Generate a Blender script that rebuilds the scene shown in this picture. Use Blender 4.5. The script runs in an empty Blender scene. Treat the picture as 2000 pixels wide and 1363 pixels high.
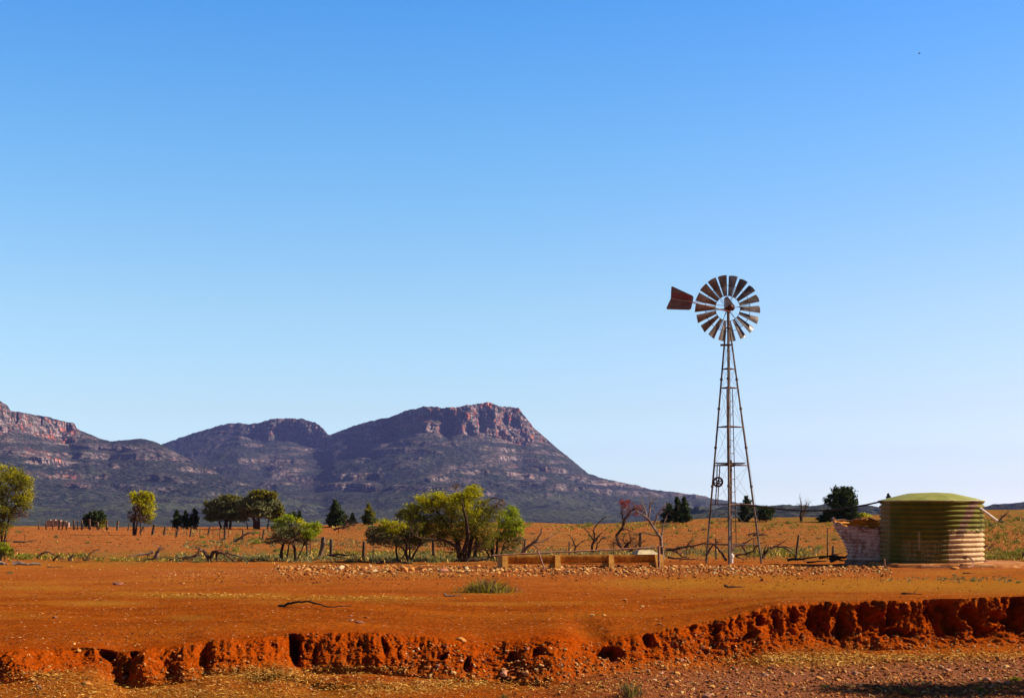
import bpy, math, random
import numpy as np
from mathutils import Vector
random.seed(7); RNG = np.random.default_rng(7)
C = bpy.context.scene.collection
F = 2778.0; EYE = 2.4                      # the lens in photograph pixels, and the eye height over the windmill's foot

# ------------------------------------------------------------------ helpers: noise
def _h(ix, iy, iz, seed):
    n = (ix.astype(np.uint32)*np.uint32(374761393) + iy.astype(np.uint32)*np.uint32(668265263)
         + iz.astype(np.uint32)*np.uint32(2147483647) + np.uint32(seed*974711 & 0xffffffff))
    n = (n ^ (n >> np.uint32(13)))*np.uint32(1274126177)
    n = n ^ (n >> np.uint32(16)); n = n*np.uint32(2246822519); n = n ^ (n >> np.uint32(15))
    return n.astype(np.float64)/4294967295.0
def vn(x, y, z=0.0, seed=1):
    x, y, z = np.broadcast_arrays(np.asarray(x, float), np.asarray(y, float), np.asarray(z, float))
    fx, fy, fz = np.floor(x), np.floor(y), np.floor(z)
    ix, iy, iz = fx.astype(np.int64), fy.astype(np.int64), fz.astype(np.int64)
    u, v, w = x-fx, y-fy, z-fz
    u = u*u*(3-2*u); v = v*v*(3-2*v); w = w*w*(3-2*w)
    def c(a, b, d): return _h(ix+a, iy+b, iz+d, seed)
    x00 = c(0,0,0)*(1-u)+c(1,0,0)*u; x10 = c(0,1,0)*(1-u)+c(1,1,0)*u
    y0 = x00*(1-v)+x10*v
    if not np.any(w): return y0*2-1
    x01 = c(0,0,1)*(1-u)+c(1,0,1)*u; x11 = c(0,1,1)*(1-u)+c(1,1,1)*u
    y1 = x01*(1-v)+x11*v
    return (y0*(1-w)+y1*w)*2-1
def fbm(x, y, z=0.0, o=4, seed=1, g=0.5):
    a, s, t = 1.0, 0.0, 0.0
    for i in range(o):
        k = 2.03**i
        s = s + a*vn(np.asarray(x)*k+i*17.3, np.asarray(y)*k-i*9.1, np.asarray(z)*k, seed+i); t += a; a *= g
    return s/t
def ridged(x, y, z=0.0, o=4, seed=1):
    a, s, t = 1.0, 0.0, 0.0
    for i in range(o):
        k = 2.1**i
        s = s + a*(1-np.abs(vn(np.asarray(x)*k+i*31.7, np.asarray(y)*k+i*5.3, np.asarray(z)*k, seed+i))); t += a; a *= 0.5
    return s/t
def ss(a, b, x):
    t = np.clip((np.asarray(x, float)-a)/(b-a), 0, 1); return t*t*(3-2*t)
def ip(x, pts): return np.interp(x, [p[0] for p in pts], [p[1] for p in pts])
_TAB = {}
def sip(x, pts, sg=14):    # the same, with its corners rounded off
    key = (id(pts), sg)
    if key not in _TAB:
        g = np.arange(-1000.0, 3000.0, 2.0); v = ip(g, pts); k = np.exp(-.5*(np.arange(-60, 61)*2.0/sg)**2); k /= k.sum()
        _TAB[key] = (g, np.convolve(np.pad(v, 60, mode='edge'), k, 'valid'), pts)
    g, v, _ = _TAB[key]; return np.interp(x, g, v)

# ------------------------------------------------------------------ helpers: meshes and objects
def mesh_np(name, V, Fc, mats=(), mi=None, smooth=False, attrs=None):
    V = np.asarray(V, np.float32); Fc = np.asarray(Fc, np.int32); k = Fc.shape[1]
    me = bpy.data.meshes.new(name)
    me.vertices.add(len(V)); me.vertices.foreach_set('co', V.ravel())
    me.loops.add(Fc.size); me.loops.foreach_set('vertex_index', Fc.ravel())
    me.polygons.add(len(Fc)); me.polygons.foreach_set('loop_start', np.arange(len(Fc), dtype=np.int32)*k)
    for m in mats: me.materials.append(m)
    if mi is not None: me.polygons.foreach_set('material_index', np.asarray(mi, np.int32))
    me.polygons.foreach_set('use_smooth', np.full(len(Fc), smooth, bool))
    for an, av in (attrs or {}).items():
        a = me.attributes.new(an, 'FLOAT', 'POINT'); a.data.foreach_set('value', np.asarray(av, np.float32).ravel())
    me.update(calc_edges=True); me.validate()
    return me
def link(name, me, parent=None, loc=None):
    o = bpy.data.objects.new(name, me); C.objects.link(o)
    if parent is not None: o.parent = parent
    if loc is not None: o.location = loc
    return o
def tag(o, label=None, cat=None, group=None, kind=None):
    if label: o['label'] = label
    if cat: o['category'] = cat
    if group: o['group'] = group
    if kind: o['kind'] = kind
    return o
def empty(name, loc, label, cat, group=None):
    o = bpy.data.objects.new(name, None); C.objects.link(o); o.location = loc; o.empty_display_size = 0.3
    return tag(o, label, cat, group)
class MB:
    """collects shapes; build() links them as ONE mesh object (vertices given in world space, stored from the origin o)"""
    def __init__(s): s.v = []; s.f = []; s.m = []
    def add(s, vs, fs, m=0):
        b = len(s.v); s.v += [tuple(v) for v in vs]; s.f += [tuple(b+i for i in f) for f in fs]; s.m += [m]*len(fs)
    def box(s, c, d, rz=0, m=0, taper=(1, 1)):
        cx, cy, cz = c; a, b, h = d[0]/2, d[1]/2, d[2]/2; vs = []
        for sz in (-1, 1):
            kx, ky = taper if sz > 0 else (1, 1)
            for sx, sy in ((-1,-1),(1,-1),(1,1),(-1,1)):
                x, y = sx*a*kx, sy*b*ky
                vs.append((cx+x*math.cos(rz)-y*math.sin(rz), cy+x*math.sin(rz)+y*math.cos(rz), cz+sz*h))
        s.add(vs, [(3,2,1,0),(4,5,6,7),(0,1,5,4),(1,2,6,5),(2,3,7,6),(3,0,4,7)], m)
    def tube(s, pts, r, n=6, m=0, cap=True):
        pts = [Vector(p) for p in pts]; k = len(pts)
        r = [r]*k if not hasattr(r, '__len__') else r
        b = len(s.v); t0 = (pts[1]-pts[0]).normalized()
        up = Vector((0,0,1)) if abs(t0.z) < 0.9 else Vector((1,0,0))
        a = t0.cross(up).normalized()
        for i, p in enumerate(pts):
            t = (pts[min(i+1,k-1)]-pts[max(i-1,0)])
            t = t.normalized() if t.length > 1e-9 else t0
            a = (a-t*a.dot(t)); a = a.normalized() if a.length > 1e-6 else t.orthogonal().normalized()
            c = t.cross(a)
            for j in range(n):
                w = 2*math.pi*j/n
                s.v.append(tuple(p+(a*math.cos(w)+c*math.sin(w))*r[i]))
        for i in range(k-1):
            for j in range(n):
                s.f.append((b+i*n+j, b+i*n+(j+1)%n, b+(i+1)*n+(j+1)%n, b+(i+1)*n+j)); s.m.append(m)
        if cap and n > 2:
            s.f.append(tuple(b+j for j in reversed(range(n)))); s.m.append(m)
            s.f.append(tuple(b+(k-1)*n+j for j in range(n))); s.m.append(m)
    def build(s, name, mats, parent=None, o=(0,0,0), smooth=False):
        mats = mats if isinstance(mats, (list, tuple)) else [mats]
        me = bpy.data.meshes.new(name)
        me.from_pydata([(x-o[0], y-o[1], z-o[2]) for x, y, z in s.v], [], s.f)
        for mm in mats: me.materials.append(mm)
        me.polygons.foreach_set('material_index', s.m)
        if smooth: me.polygons.foreach_set('use_smooth', [True]*len(s.f))
        me.update()
        return link(name, me, parent, None if parent is not None else o)
def P(px, py, Y): return Vector(((px-1000)/F*Y, Y, EYE-(py-1000)/F*Y))
def pxof(X, Y): return 1000+F*np.asarray(X)/np.maximum(np.asarray(Y), 1.0)

# ------------------------------------------------------------------ helpers: materials
class NT:
    def __init__(s, name):
        s.mat = bpy.data.materials.new(name); s.mat.use_nodes = True; s.t = s.mat.node_tree
        s.b = s.t.nodes['Principled BSDF']; s.out = s.t.nodes['Material Output']
        s.co = s.n('ShaderNodeTexCoord').outputs['Object']
    def n(s, typ, ins=None, **props):
        nd = s.t.nodes.new(typ)
        for k, v in props.items(): setattr(nd, k, v)
        for k, v in (ins or {}).items(): s.set(nd.inputs[k], v)
        return nd
    def set(s, sock, v):
        if isinstance(v, bpy.types.NodeSocket): s.t.links.new(v, sock)
        elif isinstance(v, (tuple, list)) and len(v) == 3 and sock.type == 'RGBA': sock.default_value = (*v, 1)
        else: sock.default_value = v
    def vec(s, sc, co=None):
        return s.n('ShaderNodeMapping', {'Vector': co or s.co, 'Scale': sc}).outputs[0]
    def noise(s, scale, detail=4, rough=0.55, co=None, dist=0):
        return s.n('ShaderNodeTexNoise', {'Vector': co or s.co, 'Scale': scale, 'Detail': detail, 'Roughness': rough, 'Distortion': dist}).outputs['Fac']
    def vor(s, scale, co=None, out='Distance', feature='F1'):
        return s.n('ShaderNodeTexVoronoi', {'Vector': co or s.co, 'Scale': scale}, feature=feature).outputs[out]
    def ramp(s, fac, stops, interp='LINEAR'):
        nd = s.n('ShaderNodeValToRGB', {'Fac': fac}); cr = nd.color_ramp; cr.interpolation = interp
        while len(cr.elements) < len(stops): cr.elements.new(0.5)
        for e, (p, c) in zip(cr.elements, stops):
            e.position = p; e.color = (c, c, c, 1) if not hasattr(c, '__len__') else (*c, 1)
        return nd.outputs['Color']
    def mix(s, fac, a, b, mode='MIX'):
        nd = s.n('ShaderNodeMix', data_type='RGBA', blend_type=mode)
        s.set(nd.inputs['Factor'], fac); s.set(nd.inputs['A'], a); s.set(nd.inputs['B'], b)
        return nd.outputs['Result']
    def m(s, op, a, b=0.0, clamp=False):
        nd = s.n('ShaderNodeMath', operation=op); nd.use_clamp = clamp
        s.set(nd.inputs[0], a); s.set(nd.inputs[1], b); return nd.outputs[0]
    def attr(s, name): return s.n('ShaderNodeAttribute', attribute_name=name).outputs['Fac']
    def rnd(s): return s.n('ShaderNodeObjectInfo').outputs['Random']
    def bump(s, h, strength=0.5, dist=0.05):
        s.set(s.b.inputs['Normal'], s.n('ShaderNodeBump', {'Height': h, 'Strength': strength, 'Distance': dist}).outputs[0])
    def done(s, col=None, rough=0.9, spec=0.2, metal=0.0):
        if col is not None: s.set(s.b.inputs['Base Color'], col)
        s.set(s.b.inputs['Roughness'], rough); s.set(s.b.inputs['Specular IOR Level'], spec); s.set(s.b.inputs['Metallic'], metal)
        return s.mat

# ------------------------------------------------------------------ camera, sun, sky
sc = bpy.context.scene
cam = bpy.data.objects.new('camera', bpy.data.cameras.new('camera')); C.objects.link(cam); sc.camera = cam
cam.location = (0, 0, EYE); cam.rotation_euler = (math.radians(90), 0, 0)
cam.data.sensor_width = 36; cam.data.lens = F*36/2000; cam.data.shift_y = (1000-681.5)/2000
cam.data.clip_start = 0.5; cam.data.clip_end = 60000
SUN_EL, SUN_AZ = math.radians(34), math.radians(90.5)     # azimuth counted from the camera's back (-Y) towards +X
sd = Vector((math.cos(SUN_EL)*math.sin(SUN_AZ), -math.cos(SUN_EL)*math.cos(SUN_AZ), math.sin(SUN_EL)))
sun = bpy.data.objects.new('sun', bpy.data.lights.new('sun', 'SUN')); C.objects.link(sun)
sun.data.energy = 5.0; sun.data.angle = math.radians(0.53); sun.data.color = (1.0, 0.87, 0.70)
sun.rotation_euler = sd.to_track_quat('Z', 'Y').to_euler(); sun.location = (60, 0, 60)
w = bpy.data.worlds.new('World'); sc.world = w; w.use_nodes = True
nt = w.node_tree; nt.nodes.clear()
sky = nt.nodes.new('ShaderNodeTexSky'); sky.sky_type = 'NISHITA'; sky.sun_disc = False
sky.sun_elevation = SUN_EL; sky.sun_rotation = math.atan2(sd.x, sd.y); sky.altitude = 300
sky.air_density = 1.0; sky.dust_density = 0.6; sky.ozone_density = 3.0
bg = nt.nodes.new('ShaderNodeBackground'); wo = nt.nodes.new('ShaderNodeOutputWorld')
# the sky's tint by height: paler and bluer near the horizon, dimmed overhead to lower the ambient light (applies to the view and to the light alike)
_tc = nt.nodes.new('ShaderNodeTexCoord'); _sx = nt.nodes.new('ShaderNodeSeparateXYZ'); nt.links.new(_tc.outputs['Generated'], _sx.inputs[0])
_rp = nt.nodes.new('ShaderNodeValToRGB'); nt.links.new(_sx.outputs['Z'], _rp.inputs[0])
_stops = [(0.0054, (0.6121, 0.7388, 0.8525)), (0.018, (0.5214, 0.6097, 0.6948)), (0.0718, (0.4628, 0.4823, 0.4836)), (0.1425, (0.4304, 0.4845, 0.4638)), (0.2443, (0.2969, 0.4719, 0.5207)), (0.3357, (0.1819, 0.4253, 0.5707)), (0.5, (0.035, 0.075, 0.135)), (1.0, (0.027, 0.047, 0.087))]
while len(_rp.color_ramp.elements) < len(_stops): _rp.color_ramp.elements.new(0.5)
for _e, (_p, _c) in zip(_rp.color_ramp.elements, _stops): _e.position = _p; _e.color = (*_c, 1)
_mx = nt.nodes.new('ShaderNodeVectorMath'); _mx.operation = 'MULTIPLY'
nt.links.new(sky.outputs[0], _mx.inputs[0]); nt.links.new(_rp.outputs[0], _mx.inputs[1])
_m2 = nt.nodes.new('ShaderNodeVectorMath'); _m2.operation = 'SCALE'; _m2.inputs['Scale'].default_value = 3.0
_r2 = nt.nodes.new('ShaderNodeValToRGB'); nt.links.new(_sx.outputs['X'], _r2.inputs[0])
for _e, (_p, _c) in zip(_r2.color_ramp.elements, [(0.0, (.85, .87, .9)), (0.36, (0.93, 0.83, 0.90))]): _e.position = _p; _e.color = (*_c, 1)
_m3 = nt.nodes.new('ShaderNodeVectorMath'); _m3.operation = 'MULTIPLY'
nt.links.new(_mx.outputs[0], _m3.inputs[0]); nt.links.new(_r2.outputs[0], _m3.inputs[1]); _mr = nt.nodes.new('ShaderNodeMapRange'); nt.links.new(_sx.outputs['Y'], _mr.inputs[0])       # the half of the sky behind the camera is dimmed to weaken the fill light
for _k, _v in ((1, -0.5), (2, 0.6), (3, 0.45), (4, 1.0)): _mr.inputs[_k].default_value = _v
_m4 = nt.nodes.new('ShaderNodeVectorMath'); _m4.operation = 'SCALE'; nt.links.new(_m3.outputs[0], _m4.inputs[0]); nt.links.new(_mr.outputs[0], _m4.inputs['Scale'])
nt.links.new(_m4.outputs[0], _m2.inputs[0]); nt.links.new(_m2.outputs[0], bg.inputs[0]); bg.inputs[1].default_value = 0.08

nt.links.new(bg.outputs[0], wo.inputs[0])
sc.view_settings.view_transform = 'Standard'; sc.view_settings.look = 'None'; sc.view_settings.gamma = 1
sc.view_settings.exposure = 0.9
sc.cycles.max_bounces = 6; sc.cycles.transparent_max_bounces = 8; sc.cycles.volume_bounces = 0

# ------------------------------------------------------------------ the ground: one sheet from behind the camera to beyond the hills
LIP = [(-150,1258),(0,1260),(100,1256),(190,1256),(235,1266),(300,1258),(370,1248),(395,1240),(470,1238),(555,1231),(575,1228),(700,1228),(800,1233),(900,1242),
       (950,1248),(1000,1240),(1080,1230),(1150,1222),(1200,1232),(1250,1231),(1300,1222),(1400,1209),(1450,1195),(1500,1181),(1600,1175),(1700,1173),(1800,1172),(1900,1168),(2000,1165),(2150,1160)]
FOOT = [(-150,1338),(0,1336),(100,1316),(190,1306),(235,1344),(300,1342),(370,1334),(400,1320),(470,1318),(550,1296),(600,1316),(700,1313),(800,1322),(900,1332),
        (1000,1336),(1080,1340),(1150,1320),(1200,1312),(1300,1302),(1400,1296),(1450,1290),(1500,1272),(1600,1264),(1700,1270),(1800,1268),(1900,1264),(2000,1262),(2150,1260)]
LIPY = [(-150,27.2),(0,27.2),(400,27.6),(600,28.3),(900,28.6),(1150,29.6),(1300,30.0),(1450,31.3),(1600,32.4),(2000,33.6),(2150,34)]
RUN = [(-150,1.7),(0,1.7),(190,1.2),(235,1.5),(380,1.3),(560,1.1),(700,1.15),(950,1.6),(1080,2.2),(1200,1.6),(1300,1.1),(1450,.8),(1600,.7),(2150,.7)]
STIFF = [(-150,.1),(190,.15),(380,.25),(560,.45),(700,.45),(850,.35),(1000,.1),(1150,0),(1230,.45),(1400,.8),(1500,1),(2150,1)]
CREST = [(-150,1030),(0,1030),(200,1030),(400,1032),(560,1030),(720,1023),(900,1021),(1050,1021),(1150,1025),(1250,1020),(1400,1013),(1500,1011),(1600,1009),(1700,1004),(1800,999),(2000,994),(2150,990)]
def cpx(px): return np.clip(px, -150, 2150)
def lip_y(px):
    px = cpx(px); x = (px-1000)/F*29
    return sip(px, LIPY) + 0.30*fbm(x*1.1, 3.3, o=5, seed=5) + 0.13*fbm(x*4.2, 1.0, o=3, seed=8, g=.6) + 0.05*vn(x*17, 1.0, seed=9)
def lip_z(px, sg=14):
    px = cpx(px); return EYE-(sip(px, LIP, sg)-1000)/F*sip(px, LIPY)
def foot_y(px): px = cpx(px); return sip(px, LIPY)-sip(px, RUN)
def foot_z(px): px = cpx(px); return EYE-(sip(px, FOOT)-1000)/F*foot_y(px)
def crest_z(px): return EYE-(sip(cpx(px), CREST)-1000)/F*140
def gully(px, Y):          # the small wash that runs down to the break in the bank
    d = Y-sip(cpx(px), LIPY); cx = 1158-d*9
    return 0.24*np.exp(-((px-cx)/34.0)**2)*(1-ss(0, 5.5, d))
def upper_z(px, Y):
    px = np.asarray(px, float); Y = np.asarray(Y, float)
    ly = sip(cpx(px), LIPY); k_ = ss(0, 3.5, Y-ly); lz = lip_z(px)*(1-k_)+lip_z(px, 130)*k_
    a = np.clip((Y-ly)/(52-ly), 0, 1); a2 = a*a*(3-2*a)*.5+a*.5
    z = lz*(1-a2)
    edge = 0.09*(1-sip(cpx(px), STIFF))*(1-ss(0, 2.5, Y-ly))           # the soft bank rounds over
    z = z-edge
    t = np.clip((Y-72)/68.0, 0, 1); zc = crest_z(px)
    up = zc*(t*.75+.25*t*t)
    z = np.where(Y > 72, up, z)
    z = np.where(Y > 140, np.interp(Y, [140, 165, 230, 500, 1500, 2500], [1, 1, 0, 0, 0, 0])*zc
                 + np.interp(Y, [140, 165, 230, 500, 1500, 2500], [0, -0.15, -5, -14, -22, -26]), z)
    return z
def small_z(X, Y):
    z = 0.05*fbm(X*.5, Y*.5, o=3, seed=21)+0.022*fbm(X*3, Y*3, o=3, seed=22)
    z = z+np.where(np.asarray(Y) > 75, 0.16*fbm(X*.11, Y*.11, o=3, seed=23)*ss(75, 90, Y), 0)
    z = z+np.where(np.asarray(Y) > 240, 2.5*fbm(X*.008, Y*.008, o=3, seed=24)*ss(240, 600, Y), 0)
    return z
def floor_z(px, Y, X):
    fz = foot_z(px); fy = foot_y(px); d = fy-Y
    z = fz*(1-ss(0, 5, d))+(-0.83)*ss(0, 5, d)
    z = z+np.interp(Y, [-40, 0, 6, 14, 22], [1.0, .95, .7, .1, 0])
    # a second low ledge in the floor, left of the middle
    led = ss(480, 560, px)*(1-ss(740, 800, px))
    z = z+led*0.10*ss(25.3+.3*vn(X*1.3, 2.0, seed=31), 25.5+.3*vn(X*1.3, 2.0, seed=31), Y)*(1-ss(0.0, 1.2, Y-26.1))
    return z
def gz(X, Y):              # height of the ground under a point (away from the bank face)
    X = float(X); Y = float(Y); px = float(pxof(X, Y))
    fy, ly = float(foot_y(px)), float(sip(cpx(px), LIPY))
    if Y >= ly: return float(upper_z(px, Y)-gully(px, Y)+small_z(X, Y))
    if Y <= fy: return float(floor_z(px, Y, X)+small_z(X, Y))
    t = (Y-fy)/(ly-fy); return float(foot_z(px)*(1-t)+lip_z(px)*t)
def G(px, Y): X = (px-1000)/F*Y; return Vector((X, Y, gz(X, Y)))
def Yof(px, py):           # depth at which the upper ground shows at this height of the picture
    Ys = np.geomspace(34, 139, 260); X = (px-1000)/F*Ys
    z = upper_z(np.full_like(Ys, px), Ys)+small_z(X, Ys); im = 1000-F*(z-EYE)/Ys
    return float(Ys[int(np.argmin(np.abs(im-py)))])

HOLES = [(1640,1222,10,24,.3),(1625,1190,8,10,.25),(1720,1225,14,26,.35),(1810,1195,10,18,.3),(1960,1220,20,18,.35),(1395,1235,7,12,.25),(1350,1228,8,9,.2),(1470,1215,9,16,.25),(1505,1212,7,14,.2),(1440,1250,20,6,.25),(748,1262,5,14,.3),(856,1290,12,9,.3),(700,1255,5,6,.2),(1000,1290,12,9,.25),(1050,1280,9,7,.3),(985,1322,10,7,.25),(578,1270,13,30,.55),(1190,1280,24,13,.5),(1262,1248,13,15,.45),(917,1300,8,13,.3),(203,1278,16,10,.6),(243,1316,8,9,.3),(265,1275,10,6,.4),(868,1284,7,8,.2),
         (1585,1205,14,26,.35),(1690,1205,20,34,.5),(1745,1200,14,22,.38),(1850,1210,26,40,.5),(1900,1208,14,28,.4),(1985,1195,14,34,.45),(1760,1238,30,10,.3),(1545,1195,9,18,.3),(1930,1240,40,10,.3)]
MOUNDS = [(35,42,.45),(290,34,.5),(362,22,.35),(455,45,.4),(520,25,.2),(690,95,.28),(850,40,.2),(150,35,-.15),(215,14,-.15),(400,12,-.12),(575,14,-.2),(1060,60,.3)]
def build_ground():
    inner = np.arange(-160, 2161, 1.9); out = 2161+np.cumsum(np.geomspace(4, 2200, 55)); outl = -161-np.cumsum(np.geomspace(4, 2200, 55))
    pxs = np.concatenate([outl[::-1], inner, out]); nC = len(pxs)
    def wd(Y): return np.where(Y > 12, Y, 8+4*np.exp(np.minimum((Y-12), 0)/4))
    rows = []                                                     # each row: X, Y, Z, straw, grav, green, bank
    S = (pxs-1000)/F
    fy = foot_y(pxs); fz = foot_z(pxs); ly0 = sip(cpx(pxs), LIPY); ly = lip_y(pxs)
    base = np.concatenate([np.linspace(-45, 16, 22), ])
    for Y in base:
        Yv = np.full(nC, Y); X = S*wd(Yv); rows.append((X, Yv, None, 0))
    for t in np.linspace(0, 1, 190)[1:-1]:
        Yv = 16+(fy-16)*t; rows.append((S*wd(Yv), Yv, None, 0))
    nb = 150
    for i, t in enumerate(np.linspace(0, 1, nb)): rows.append((None, None, t, 1))
    for t in np.linspace(0, 1, 190)[1:]:
        iv = (1-t)/ly+t/66.0; Yv = 1/iv; rows.append((S*Yv, Yv, None, 2))
    for t in np.linspace(0, 1, 150)[1:]:
        iv = (1-t)/66.0+t/139.0; Yv = np.full(nC, 1/iv); rows.append((S*Yv, Yv, None, 2))
    for Y in np.concatenate([np.linspace(141, 180, 16), np.geomspace(188, 14000, 46)]):
        Yv = np.full(nC, Y); rows.append((S*Yv, Yv, None, 2))
    nR = len(rows); V = np.zeros((nR, nC, 3)); bank = np.zeros((nR, nC))
    st = sip(cpx(pxs), STIFF); lz = lip_z(pxs)
    for r, (X, Yv, t, k) in enumerate(rows):
        if k == 0:
            z = floor_z(pxs, Yv, X)+small_z(X, Yv)+0.012*fbm(X*9, Yv*9, o=2, seed=41)
            V[r] = np.stack([X, Yv, z], 1)
        elif k == 2:
            d = np.maximum(Yv-ly, 0)
            z = upper_z(pxs, np.maximum(Yv, ly0+0*Yv))-gully(pxs, Yv)+small_z(X, Yv)+0.010*fbm(X*9, Yv*9, o=2, seed=42)*(Yv < 60)
            V[r] = np.stack([X, Yv, z], 1); bank[r] = (1-st)*.75*(1-ss(0, 1.8+.8*fbm(X*1.5, Yv*1.5, seed=67), d))
        else:
            # horizontal and vertical share of the way from foot to lip: steep earth wall over a rubble slope, or a rounded slope
            ah = np.interp(t, [0, .42, .5, 1], [0, .66, .74, 1.0]); bh = np.interp(t, [0, .42, .5, 1], [0, .27, .36, 1])
            as_ = t; bs = 1-(1-t)**1.55
            a = ah*st+as_*(1-st); b = bh*st+bs*(1-st)
            top = upper_z(pxs, ly0)-gully(pxs, ly)
            Yb = fy+(ly-fy)*a; zb = fz+(top-fz)*b; Xb = S*Yb
            win = (min(1, 3.2*t)*(min(1, (1-t)*14.0)*st+min(1, (1-t)*3.5)*(1-st)))**.7
            wx_ = Xb+.35*fbm(Xb*1.3, zb*1.6, Yb*.5, 3, 50); wz = zb+.30*fbm(Xb*1.9, zb*2.3, 0.0, 3, 49)
            rill = ridged(wx_*1.25, wz*.55, 0.0, 5, 51)-.58
            flut = np.abs(vn(wx_*4.3+1.5*vn(wx_*1.1, 0.5, seed=60), wz*.8, 0.0, 58))-.35
            cl = fbm(wx_*5.5, wz*3.4, Yb*2.0, 5, 52, .62); fine = fbm(Xb*19, zb*15, Yb*9, 3, 53, .7); big = fbm(Xb*.6, zb*.9, 0.0, 3, 54)
            lump = np.abs(fbm(Xb*4, zb*5, Yb*3, 4, 55))
            blk = vn(np.floor(wx_*3.1)*.77, np.floor(wz*2.6+.3*vn(Xb*2, .3, seed=59))*1.3, 0.0, 56)
            dep = win*((.20+.10*st)*rill+.26*flut*st+.15*cl+.10*fine+(.16+.14*st)*big)*(.7+.3*st)+win*.22*lump*(1-t)+win*.07*blk*(.3+.7*st)
            im_y = 1000+F*(EYE-zb)/Yb
            jx = 16*fbm(Xb*2.2, zb*3, 0.0, 4, 64, .6); jy = 16*fbm(Xb*2.5, zb*2.6, 7.0, 4, 65, .6)
            for mx, mw, md in MOUNDS: dep = dep+md*win*np.exp(-((pxs+.5*jx-mx)/mw)**2)
            for hx, hy, wx, wy, dd in HOLES:
                e = np.sqrt(((pxs+jx-hx)/wx)**2+((im_y+jy-hy)/wy)**2); dep = dep-dd*.95*win*(1-ss(.55, 1.25, e))
            V[r, :, 0] = Xb+.12*dep; V[r, :, 1] = Yb-dep*.93; V[r, :, 2] = zb+small_z(Xb, Yb)+.28*dep*(1-.4*st)
            bank[r] = min(1, 4*t)*min(1, (1-t)*8)*(.75+.25*t)
    X = V[..., 0]; Y = V[..., 1]; Z = V[..., 2]
    px = 1000+F*X/np.maximum(Y, 1); py = 1000+F*(EYE-Z)/np.maximum(Y, 1)
    front = Y > 12
    # where straw, gravel and green cover lie (patches of the ground's own cover)
    nz = fbm(X*.35, Y*.35, o=4, seed=61); n2 = fbm(X*1.6, Y*1.0, o=3, seed=62)
    def el(cx, cy, rx, ry): return np.exp(-(((px-cx)/rx)**2+((py-cy)/ry)**2)**1.4)
    straw = np.zeros_like(X)
    for c in [(1700,1143,330,14,1),(1950,1145,200,15,.9),(1330,1140,150,12,.8),(1450,1128,200,6,.5),(1450,1162,200,6,.4),(400,1163,130,5,.9),(180,1178,110,5,.75),(60,1147,90,5,.7),(520,1163,60,6,.6),(680,1168,160,5,.75),(560,1176,90,4,.5),(950,1158,60,4,.7),(370,1206,40,5,.5),(800,1123,300,6,.3),(120,1105,200,8,.35),(1000,1085,900,6,.3),(1870,1118,150,5,.4)]:
        straw = np.maximum(straw, c[4]*el(*c[:4]))
    up = (bank < .02) & (py < 1262)
    straw = np.where(up, straw, 0)
    fl = front & (bank < .15) & (py > 1255)
    sf = np.zeros_like(X)
    for c in [(1580,1290,150,16,1),(1750,1287,200,9,.8),(1950,1282,150,8,.5),(520,1320,130,16,.95),(700,1312,90,7,.9),(300,1350,350,25,.6),(100,1320,90,14,.55),(740,1345,160,12,.7),(900,1338,120,10,.6),(450,1355,300,14,.8),(1200,1340,90,8,.3)]:
        sf = np.maximum(sf, c[4]*el(*c[:4]))
    straw = np.where(fl, sf*.62, straw)
    straw = np.where(up & (py > 1100), np.maximum(straw, .40*ss(.15, .45, fbm(X*.16+3, Y*.5, o=4, seed=66))*ss(1225, 1170, py)), straw)
    straw = np.clip(straw*1.3+.28*nz*(straw > .05)+.2*n2*(straw > .05), 0, 1)
    grav = np.where(front & (bank < .15) & (py > 1262), ss(950, 1500, px)*ss(1280, 1310, py+.04*(px-1700)), 0)
    grav = np.maximum(grav, np.where(up, el(1100, 1114, 720, 12)*.3, 0))
    green = np.where(up, np.maximum(el(620, 1086, 620, 12), np.maximum(el(1500, 1078, 420, 15)*.9, el(1960, 1086, 120, 16))), 0)
    green = np.maximum(green, np.where(up & (py < 1030), .75*ss(640, 760, px), 0))
    green = np.maximum(green, np.where(up & (py < 1035), .5*ss(1450, 1700, px), 0))
    green = np.maximum(green, np.where(up & (py < 1085) & (py > 1038), .38*ss(330, 520, px), 0))
    green = np.where(Y > 158, 1, green)
    green = np.clip(green+.55*fbm(X*.28, Y*.14, o=4, seed=63)*(green > .03)*(Y < 150), 0, 1)
    i = np.arange(nR-1)[:, None]*nC+np.arange(nC-1)[None, :]
    Fc = np.stack([i, i+1, i+nC+1, i+nC], -1).reshape(-1, 4)
    me = mesh_np('ground', V.reshape(-1, 3), Fc, [ground_mat()], smooth=True,
                 attrs={'straw': straw, 'gravel': grav, 'green': green, 'bank': bank, 'far': ss(300, 2500, Y), 'dust': np.where(front & (bank < .1), ss(1190, 1115, py)*(py < 1230), 0), 'field': ss(66, 80, Y)*(1-ss(160, 200, Y))})
    tag(link('ground', me), kind='structure')

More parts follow.
